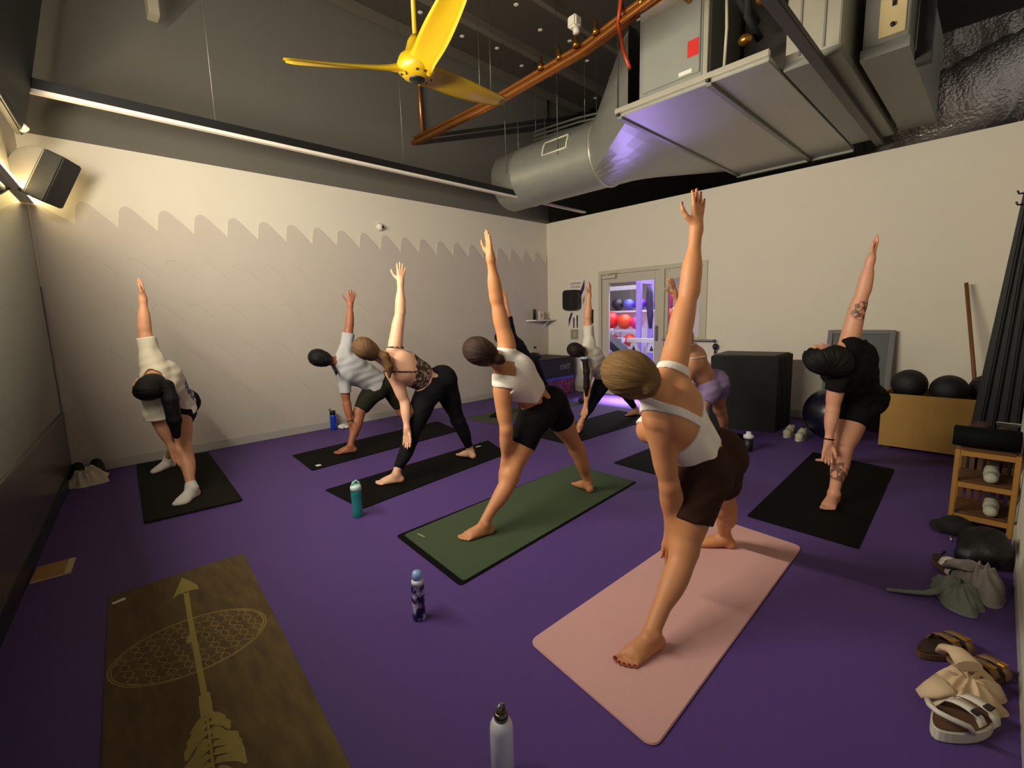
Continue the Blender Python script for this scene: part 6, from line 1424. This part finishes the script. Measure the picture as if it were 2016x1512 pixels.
mb = MB(); mb.box2((XB - 0.018, 5.17, 0.97), (XB - 0.012, 5.22, 1.05)); mb.build('rocker', mat('pale_plastic', (0.70, 0.66, 0.55), 0.5), sw)
mb = MB(); mb.box2((XB - 0.03, 4.80, 1.20), (XB - 0.001, 4.86, 1.44)); tag(mb.build('access_reader', BLKM, bevel=0.006), 'narrow black access reader beside the door frame', 'reader')
RY = Rcols((1, 0, 0), (0, 0, 1), (0, -1, 0))
pb = thing('plyo_box', (5.95, 5.43, 0.31), 'black soft plyo box with white lettering in the corner by the doors', 'plyo box')
mb = MB(); mb.box2((5.44, 5.10, 0.315), (6.42, 5.78, 0.635)); mb.build('foam_body', mat('black_vinyl', (0.03, 0.03, 0.036), 0.5, bump=0.15, bscale=20), pb, bevel=0.015)
mb = MB(); mb.box2((5.45, 5.11, 0.6352), (6.41, 5.77, 0.645)); mb.build('top_pad', mat('dark_olive_top', (0.16, 0.16, 0.125), 0.6), pb)
tb = text_obj('lettering', '1SVIT', 0.12, (6.14, 5.0985, 0.475), RY, mat('pale_lettering', (0.62, 0.60, 0.56), 0.6), pb); 
pk = thing('patterned_crate', (5.98, 5.43, 0), 'pink and purple patterned crate with a blue rim under the black plyo box', 'crate')
PKM = mat('pink_purple_weave', (0.20, 0.08, 0.22), 0.6, scale=26, color2=(0.72, 0.30, 0.52), contrast=(0.42, 0.58), stretch=(1.6, 1, 0.8))
mb = MB(); mb.box2((5.55, 5.13, 0.002), (6.40, 5.75, 0.27)); mb.build('crate_body', PKM, pk, bevel=0.006)
mb = MB(); mb.box2((5.54, 5.12, 0.27), (6.41, 5.76, 0.312)); mb.build('crate_rim', mat('bright_blue_rim', (0.20, 0.38, 0.80), 0.5), pk, bevel=0.004)
bottle('water_bottle', (5.88, 5.55, 0.6455), [(0, 0), (0.034, 0), (0.036, 0.006), (0.035, 0.09), (0.030, 0.13), (0.014, 0.155), (0, 0.157)], mat('clear_plastic', (0.62, 0.64, 0.58), 0.1, alpha=0.45), 'clear water bottle with a dark cap on top of the black plyo box',
       [('cap', BLKM, lambda mb, o: mb.lathe([(0, 0.153), (0.024, 0.153), (0.024, 0.185), (0, 0.187)], o))])
soft('black_bag', [ell((5.66, 5.40, 0.69), E3, (0.13, 0.12, 0.055)), cap((5.58, 5.36, 0.69), (5.74, 5.34, 0.68), 0.04, 0.035)], BAGM, 0.009, 0.005, 40, label='black bag lying on top of the plyo box', cat='bag', zmin=0.6455)
soft('shoe', [cap((5.62, 4.36, 0.05), (5.80, 4.40, 0.05), 0.045, 0.042), cap((5.74, 4.39, 0.07), (5.80, 4.40, 0.10), 0.04, 0.036)], mat('black_suede', (0.03, 0.03, 0.032), 0.8, bump=0.2), 0.008, 0.001, label='black shoe on the floor beneath the long braided ponytail', cat='shoe')

# ---------------------------------------------------------------- the gym seen through the glass
LIL = mat('lilac_steel', (0.66, 0.58, 0.92), 0.4, var=0.05); WST = mat('white_steel', (0.88, 0.88, 0.92), 0.4); DKN = mat('dark_navy_pad', (0.09, 0.10, 0.19), 0.6)
pr_ = thing('power_rack', (7.9, 5.3, 0), 'lilac power rack with a white crossbar beyond the glass door', 'rack')
for x in (7.8, 8.22):
    for y in (4.70, 5.95):
        mb = MB(); mb.box2((x, y - 0.045, 0.002), (x + 0.08, y + 0.045, 2.02)); mb.build('upright', LIL, pr_, bevel=0.004)
mb = MB(); mb.box2((7.81, 4.745, 1.80), (7.87, 5.905, 1.88)); mb.build('crossbar', WST, pr_)
mb = MB(); mb.box2((7.88, 4.665, 1.90), (8.22, 4.735, 1.98)); mb.box2((7.88, 5.915, 1.90), (8.22, 5.985, 1.98)); mb.build('top_rail', LIL, pr_)
bs = thing('ball_stand', (8.65, 5.6, 0), 'white two-tier ball stand in the gym beyond the glass door', 'stand')
for z in (0.62, 0.98):
    mb = MB(); mb.box2((8.40, 5.0, z), (8.44, 6.4, z + 0.045)); mb.box2((8.86, 5.0, z), (8.90, 6.4, z + 0.045)); mb.build('shelf_rail', WST, bs)
for y in (5.0, 5.70, 6.36):
    mb = MB(); mb.box2((8.44, y, 0.002), (8.50, y + 0.05, 1.05)); mb.box2((8.80, y, 0.002), (8.86, y + 0.05, 1.05)); mb.build('upright', WST, bs)
BR, BO, BM_, BP, BB, BD = (mat('red_ball', (0.92, 0.12, 0.16), 0.35), mat('orange_ball', (0.95, 0.32, 0.14), 0.35), mat('magenta_ball', (0.90, 0.18, 0.52), 0.35), mat('violet_ball', (0.42, 0.16, 0.88), 0.35), mat('blue_ball', (0.36, 0.38, 0.80), 0.35), mat('dark_ball', (0.16, 0.14, 0.20), 0.4))
for (x, y, z, r, m, lab) in ((8.65, 5.88, 1.215, 0.19, BR, 'big red ball on the gym ball stand, left of the orange one'), (8.65, 5.53, 1.185, 0.16, BO, 'big orange ball on the gym ball stand'), (8.65, 5.24, 1.155, 0.13, BM_, 'magenta ball at the right of the gym ball stand'),
                          (9.02, 5.39, 1.55, 0.13, BP, 'violet ball above the red and orange ones'), (9.02, 5.66, 1.545, 0.125, BB, 'blue ball above the orange one'), (9.02, 5.94, 1.56, 0.14, BD, 'dark ball above the red one'), (9.02, 5.12, 1.545, 0.125, BD, 'dark purple ball next to the lilac upright'),
                          (8.65, 5.40, 0.80, 0.13, BO, 'orange ball on the lower tier of the gym ball stand'), (8.65, 5.83, 0.80, 0.13, BR, 'red ball on the lower tier of the gym ball stand')):
    mb = MB(); mb.ell((x, y, z), (r, r, r), None, 24, 16); tag(mb.build('exercise_ball', m, base=(x, y, z - r)), lab, 'ball', 'coloured balls in the gym')
mb = MB(); mb.box2((8.93, 5.0, 1.38), (9.12, 6.4, 1.42)); mb.box2((9.10, 5.0, 0.002), (9.14, 6.4, 1.42)); tag(mb.build('storage_shelf', WST), 'white storage shelf carrying the row of smaller balls', 'shelf')
bag2 = thing('punch_bag', (7.6, 4.0, 1.1), 'pink and red punch bag hanging beyond the fixed window', 'punch bag')
mb = MB(); mb.lathe([(0, 0), (0.07, 0.005), (0.085, 0.03), (0.085, 0.30), (0, 0.30)], (7.6, 4.0, 1.12), n=24); mb.build('lower_half', mat('coral_vinyl', (0.92, 0.24, 0.26), 0.4), bag2)
mb = MB(); mb.lathe([(0, 0.30), (0.085, 0.30), (0.085, 0.56), (0.07, 0.585), (0, 0.59)], (7.6, 4.0, 1.12), n=24); mb.build('upper_half', mat('hot_pink_vinyl', (0.93, 0.22, 0.58), 0.4), bag2)
mb = MB(); mb.cyl((7.6, 4.0, 1.70), (7.6, 4.0, 2.93), 0.008, n=6); mb.build('hanging_chain', STEEL, bag2)
mb = MB(); mb.tube([(8.0, 4.585, 1.84), (8.0, 4.58, 1.72), (8.0, 4.56, 1.3), (8.0, 4.55, 1.06)], [0.035, 0.062, 0.058, 0.03], 12); tag(mb.build('training_bag', mat('deep_purple_fabric', (0.17, 0.12, 0.30), 0.7)), 'deep purple bag hanging beside the lilac upright', 'bag')
# weight machines: white frames with plates
wmach = thing('weight_machine', (8.4, 4.5, 0), 'white weight machine with slanting arms in the gym', 'machine')
for a, b, r in (((8.5, 4.65, 0.002), (8.5, 4.65, 1.45), 0.035), ((8.5, 4.05, 0.002), (8.5, 4.05, 1.5), 0.035), ((8.5, 4.62, 1.30), (8.4, 4.25, 1.02), 0.03), ((8.5, 4.42, 1.36), (8.4, 4.08, 1.05), 0.03), ((8.5, 4.65, 0.95), (8.5, 4.05, 0.95), 0.03), ((8.5, 4.65, 1.42), (8.5, 4.05, 1.42), 0.025), ((8.3, 4.65, 0.55), (8.3, 4.05, 0.55), 0.03), ((8.3, 4.60, 0.05), (8.3, 4.60, 0.55), 0.03), ((8.3, 4.1, 0.05), (8.3, 4.1, 0.55), 0.03)):
    mb = MB(); mb.tube([a, b], r, 8); mb.build('frame_tube', WST, wmach)
for y, z in ((4.55, 0.78), (4.3, 0.80), (4.15, 0.72), (4.45, 0.45)):
    mb = MB(); mb.lathe([(0.02, 0), (0.10, 0), (0.10, 0.05), (0.02, 0.05)], (8.36, y, z), (1, 0, 0), n=18); mb.build('weight_plate', BD, wmach)
for y0 in (5.15, 4.45):
    st = thing('step_bench', (7.55, y0, 0), 'white step frame with triangular legs behind the glass, %s' % ('under the red balls' if y0 > 5 else 'beside the door handle'), 'step')
    mb = MB(); mb.box2((7.5, y0 - 0.30, 0.83), (7.62, y0 + 0.30, 0.90)); mb.build('top_board', WST, st)
    for yy in (y0 - 0.20, y0 + 0.16):
        mb = MB(); mb.prism([Vector((7.52, yy - 0.10, 0.65)), Vector((7.52, yy + 0.10, 0.65)), Vector((7.52, yy + 0.055, 0.83)), Vector((7.52, yy - 0.055, 0.83))], (0, 0, 0), (0.05, 0, 0)); lg = mb.build('leg_panel', WST, st)
        mb = MB(); mb.prism([Vector((7.518, yy - 0.04, 0.68)), Vector((7.518, yy + 0.04, 0.68)), Vector((7.518, yy, 0.78))], (0, 0, 0), (0.002, 0, 0)); mb.build('dark_cutout', BD, lg)
    mb = MB(); mb.box2((7.52, y0 - 0.27, 0.002), (7.57, y0 - 0.23, 0.65)); mb.box2((7.52, y0 + 0.19, 0.002), (7.57, y0 + 0.23, 0.65)); mb.build('post', WST, st)
bn = thing('incline_bench', (7.3, 4.6, 0), 'dark navy incline bench close behind the glass door', 'bench')
mb = MB(); mb.prism([Vector((7.15, 5.16, 0.86)), Vector((7.15, 5.02, 0.98)), Vector((7.15, 4.02, 0.22)), Vector((7.15, 4.12, 0.10))], (0, 0, 0), (0.30, 0, 0)); mb.build('back_pad', DKN, bn, bevel=0.012)
mb = MB(); mb.prism([Vector((7.2, 5.25, 0.40)), Vector((7.2, 4.75, 0.40)), Vector((7.2, 4.75, 0.50)), Vector((7.2, 5.25, 0.50))], (0, 0, 0), (0.26, 0, 0)); mb.build('seat_pad', mat('violet_pad', (0.20, 0.13, 0.50), 0.6), bn, bevel=0.012)
mb = MB(); mb.tube([(7.13, 5.20, 0.95), (7.13, 4.1, 0.12)], 0.022, 8); mb.tube([(7.3, 5.15, 0.02), (7.3, 5.1, 0.42)], 0.03, 8); mb.tube([(7.3, 4.45, 0.02), (7.3, 4.6, 0.40)], 0.03, 8); mb.build('frame_tube', LIL, bn)
dm = thing('display_board', (9.6, 5.3, 1.2), 'dark grey display board on the gym partition', 'board')
mb = MB(); mb.box2((9.6, 5.10, 1.15), (9.66, 5.58, 1.78)); mb.build('board', mat('dark_grey_board', (0.32, 0.32, 0.31), 0.6), dm)
mb = MB(); mb.box2((9.66, 5.14, 0.002), (9.70, 5.19, 1.15)); mb.box2((9.66, 5.48, 0.002), (9.70, 5.53, 1.15)); mb.build('leg', BLKM, dm)
mb = MB(); mb.box2((9.8, 6.1, 0.002), (9.9, 8.4, 1.95)); tag(mb.build('partition', mat('grey_partition', (0.40, 0.39, 0.37), 0.7)), 'dark grey gym partition behind the balls', 'partition')
mb = MB(); mb.box2((9.5, 3.72, 1.42), (9.55, 3.95, 1.72)); mb.box2((9.55, 3.81, 0.002), (9.59, 3.85, 1.72)); tag(mb.build('machine_screen', mat('dark_violet_screen', (0.20, 0.17, 0.24), 0.4)), 'small dark screen on a post seen through the fixed window', 'screen')
